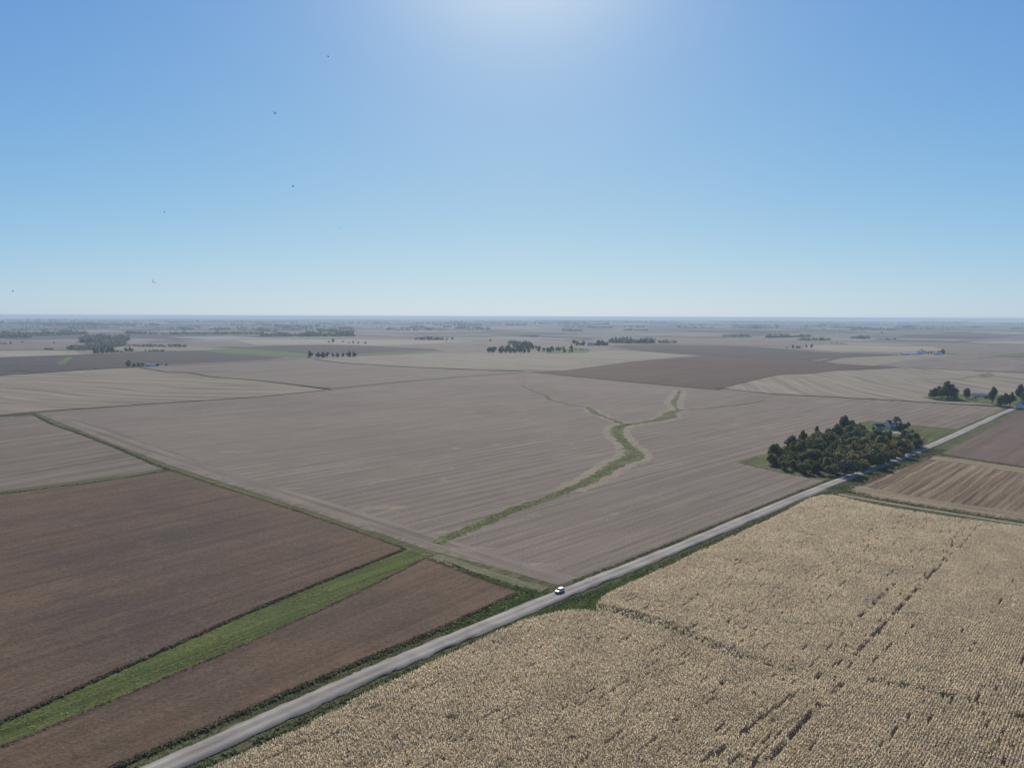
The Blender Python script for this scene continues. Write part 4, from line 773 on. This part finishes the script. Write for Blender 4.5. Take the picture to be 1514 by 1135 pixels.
building('farmhouse', 873, 511, 22, 14, 8, 4.5, -.35, 'white', 'tin', 'bright white farm building among trees right of the round grove', 'house', [(-5, 2, 2, 2), (5, 2, 2, 2)], [(0, 2, 3)])
building('barn', 881, 510.5, 12, 10, 6, 4, .8, 'redwood', 'brownroof', 'small reddish barn beside the bright white farm building', 'barn', [(0, 3, 1.5, 1.5)], [(2, 3, 3)])
for (u, v, L, hh, lb) in [(652, 501.5, 15, 8, 'white speck house at the right end of the short tree row'), (629, 486, 40, 16, 'white sheds in haze left of centre near the horizon'), (677, 482, 36, 18, 'tall white building left of centre on the horizon'), (713, 487, 46, 14, 'pale building inside the hazy trees above the round grove'), (835, 482.5, 38, 16, 'hazy white building above the bright farmhouse'), (827, 487, 40, 10, 'low pale building left of the hazy white one'), (890, 479, 40, 22, 'white tower like building on the central horizon'), (918.5, 479, 44, 22, 'second white building right on the central horizon'), (60, 484.5, 130, 12, 'long pale sheds on the hazy plain at far left'), (434, 500.5, 34, 6, 'white shed before the dark shelter belt'), (455, 501, 20, 5, 'small white shed right of the one before the shelter belt'), (527, 491, 26, 8, 'pale shed right of the shelter belt'), (300, 485.5, 60, 12, 'pale distant sheds above the left dark fields'), (1076, 484, 80, 12, 'pale distant buildings right of centre near the horizon'), (790, 497.5, 30, 6, 'small pale shed behind the round grove'), (324, 485.5, 24, 14, 'white speck building right of the pale distant sheds')]:
    L *= .55; hh *= .6
    building('farm_building', u, v, L, L*.5, hh, hh*.45, rr.uniform(-.2, .3), 'white', 'tin', lb, 'building', [(L*.2, hh*.3, L*.1, hh*.3)], [(-L*.2, L*.12, hh*.5)])

# ------------------------------------------------------------------ car
def make_car(x, y, z, rz):
    e = empty('parked_car', (x, y, z), rz); tag(e, 'white sport utility car parked on the gravel road edge', 'car')
    # body: side profile extruded, front at -X
    prof = [(-2.35, .45), (-2.38, .85), (-2.25, 1.02), (-1.25, 1.15), (2.30, 1.18), (2.36, .9), (2.36, .45)]
    def ext(pts, y0, y1, inset=0.):
        bm = bmesh.new(); a = [bm.verts.new((px_, y0, pz)) for px_, pz in pts]; b_ = [bm.verts.new((px_, y1, pz)) for px_, pz in pts]
        bm.faces.new(a); bm.faces.new(b_[::-1])
        for i in range(len(pts)): bm.faces.new((a[i], b_[i], b_[(i+1) % len(pts)], a[(i+1) % len(pts)]))
        bmesh.ops.recalc_face_normals(bm, faces=bm.faces[:]); return bm
    bm = ext(prof, -.95, .95); bmesh.ops.bevel(bm, geom=bm.edges[:], offset=.07, segments=2, affect='EDGES'); body = bm_obj('body', bm, M['carpaint'], e)
    cab = [(-1.15, 1.15), (-.45, 1.68), (1.85, 1.70), (2.25, 1.16)]
    bm = ext(cab, -.86, .86)
    for v_ in bm.verts:
        if v_.co.z > 1.4: v_.co.y *= .86
    g = bm_obj('window', bm, M['glass'], e)
    bm = bmesh.new(); box(bm, -.5, 1.9, -.76, .76, 1.69, 1.78); bmesh.ops.bevel(bm, geom=bm.edges[:], offset=.04, segments=2, affect='EDGES'); bm_obj('roof', bm, M['carpaint'], e)
    for sy in (-1, 1):
        bm = bmesh.new()
        for (p, q) in (((-1.15, 1.15), (-.45, 1.7)), ((.45, 1.15), (.45, 1.7)), ((1.9, 1.17), (1.75, 1.7))):
            d = Vector((q[0]-p[0], 0, q[1]-p[1])); M_ = Matrix.Translation(((p[0]+q[0])/2, sy*.815, (p[1]+q[1])/2)) @ d.to_track_quat('Z', 'Y').to_matrix().to_4x4() @ Matrix.Diagonal((.09, .09, d.length, 1)); bmesh.ops.create_cube(bm, size=1, matrix=M_)
        bm_obj('pillar', bm, M['carpaint'], e)
        bm = bmesh.new(); box(bm, -2.1, 2.1, sy*.97-.02, sy*.97+.02, .42, .60); bm_obj('sill', bm, M['cardark'], e)
        bm = bmesh.new(); box(bm, -.95, -.75, sy*1.08-.1, sy*1.08+.1, 1.12, 1.28); bm_obj('mirror', bm, M['carpaint'], e)
        bm = bmesh.new(); box(bm, -2.42, -2.30, sy*.68-.2, sy*.68+.2, .72, .88); bm_obj('headlight', bm, M['lamp'], e)
        bm = bmesh.new(); box(bm, 2.30, 2.41, sy*.75-.14, sy*.75+.14, .75, 1.05); bm_obj('tail_light', bm, M['tail'], e)
        for wx_ in (-1.45, 1.45):
            bm = bmesh.new(); R_ = Matrix.Translation((wx_, sy*.86, .37)) @ Matrix.Rotation(math.pi/2, 4, 'X')
            bmesh.ops.create_cone(bm, cap_ends=True, segments=24, radius1=.37, radius2=.37, depth=.26, matrix=R_); wh = bm_obj('wheel', bm, M['tyre'], e)
            bm = bmesh.new(); R_ = Matrix.Translation((wx_, sy*.99, .37)) @ Matrix.Rotation(math.pi/2, 4, 'X'); bmesh.ops.create_cone(bm, cap_ends=True, segments=16, radius1=.22, radius2=.22, depth=.05, matrix=R_); bm_obj('rim', bm, M['rim'], wh)
    for nm, x0, x1 in (('front_bumper', -2.46, -2.3), ('rear_bumper', 2.3, 2.44)):
        bm = bmesh.new(); box(bm, x0, x1, -.88, .88, .42, .66); bm_obj(nm, bm, M['cardark'], e)
    bm = bmesh.new(); box(bm, -2.41, -2.34, -.42, .42, .72, .9); bm_obj('grille', bm, M['cardark'], e)
x, y = at(827.5, 877.5)
make_car(x, y, .70, math.radians(47))
bpy.data.objects['parked_car'].scale = (.92, .92, .92)

# ------------------------------------------------------------------ birds
def bird(u, v, dist, span, rz, bank, label):
    d = Vector(ray(u, v)).normalized()*dist
    bm = bmesh.new()
    P = [(-.30, 0, .0, .01, .01), (-.22, 0, .01, .03, .025), (-.05, 0, 0, .055, .05), (.1, 0, 0, .05, .045), (.2, 0, .02, .03, .03), (.26, 0, .025, .028, .028), (.33, 0, .02, .004, .004)]
    rings = []
    for (x_, y_, z_, ry, rz_) in P: rings.append([bm.verts.new((x_, y_+ry*math.cos(a), z_+rz_*math.sin(a))) for a in [k*math.pi/4 for k in range(8)]])
    for a, b_ in zip(rings[:-1], rings[1:]):
        for k in range(8): bm.faces.new((a[k], a[(k+1) % 8], b_[(k+1) % 8], b_[k]))
    bm.faces.new(rings[0]); bm.faces.new(rings[-1][::-1])
    for s in (-1, 1):
        W_ = [(.17, .04, 0, .34), (.17, .28, .12, .32), (.08, .50, .16, .24), (-.06, .70, .10, .07)]; top = []
        for (x_, y_, z_, c_) in W_: top.append([bm.verts.new((x_, s*y_, z_)), bm.verts.new((x_-c_, s*y_, z_-.01)), bm.verts.new((x_-c_*.4, s*y_, z_+.02))])
        for a, b_ in zip(top[:-1], top[1:]):
            for k in range(3): bm.faces.new((a[k], a[(k+1) % 3], b_[(k+1) % 3], b_[k]))
    T = [bm.verts.new(q) for q in ((-.27, .02, .0), (-.46, .08, 0), (-.46, -.08, 0), (-.27, -.02, 0), (-.36, 0, .015))]
    bm.faces.new((T[0], T[1], T[4])); bm.faces.new((T[1], T[2], T[4])); bm.faces.new((T[2], T[3], T[4])); bm.faces.new((T[0], T[1], T[2], T[3]))
    o = bm_obj('bird', bm, M['bird']); o.location = (d.x, d.y, d.z+HC); o.rotation_euler = (bank, .1, rz); o.scale = (span*.9, span*.72, span*1.7)
    tag(o, label, 'bird', 'birds in the open sky')
bird(406, 168, 110, .62, 1.4, .5, 'dark flying bird high in the upper left sky, above another')
bird(433, 276, 120, .55, 1.1, .6, 'dark flying bird below the high one in the left sky')
bird(226, 417, 120, .85, 2.2, .9, 'largest dark bird low in the left sky above the woods')
bird(243, 314, 140, .4, .4, .2, 'small faint bird in the middle of the left sky')
bird(19, 431, 160, .5, .2, .1, 'faint bird low near the left picture edge')
bird(485, 84, 105, .36, .8, .4, 'small faint bird near the top of the sky')
bird(502, 337, 150, .28, .4, .1, 'tiny faint bird low in the central left sky')

# ------------------------------------------------------------------ air
bm = bmesh.new(); box(bm, -29000, 29000, -1500, 28500, -1.2, 112)
m, t, b = new_mat('haze'); t.nodes.remove(b)
pv = t.nodes.new('ShaderNodeVolumePrincipled'); pv.inputs['Color'].default_value = (.66, .84, .985, 1); pv.inputs['Density'].default_value = 8e-5; pv.inputs['Anisotropy'].default_value = 0.
t.links.new(pv.outputs[0], t.nodes['Material Output'].inputs['Volume'])
o = bm_obj('haze', bm, m); tag(o, 'pale blue haze over the distant plain', 'haze', kind='stuff')
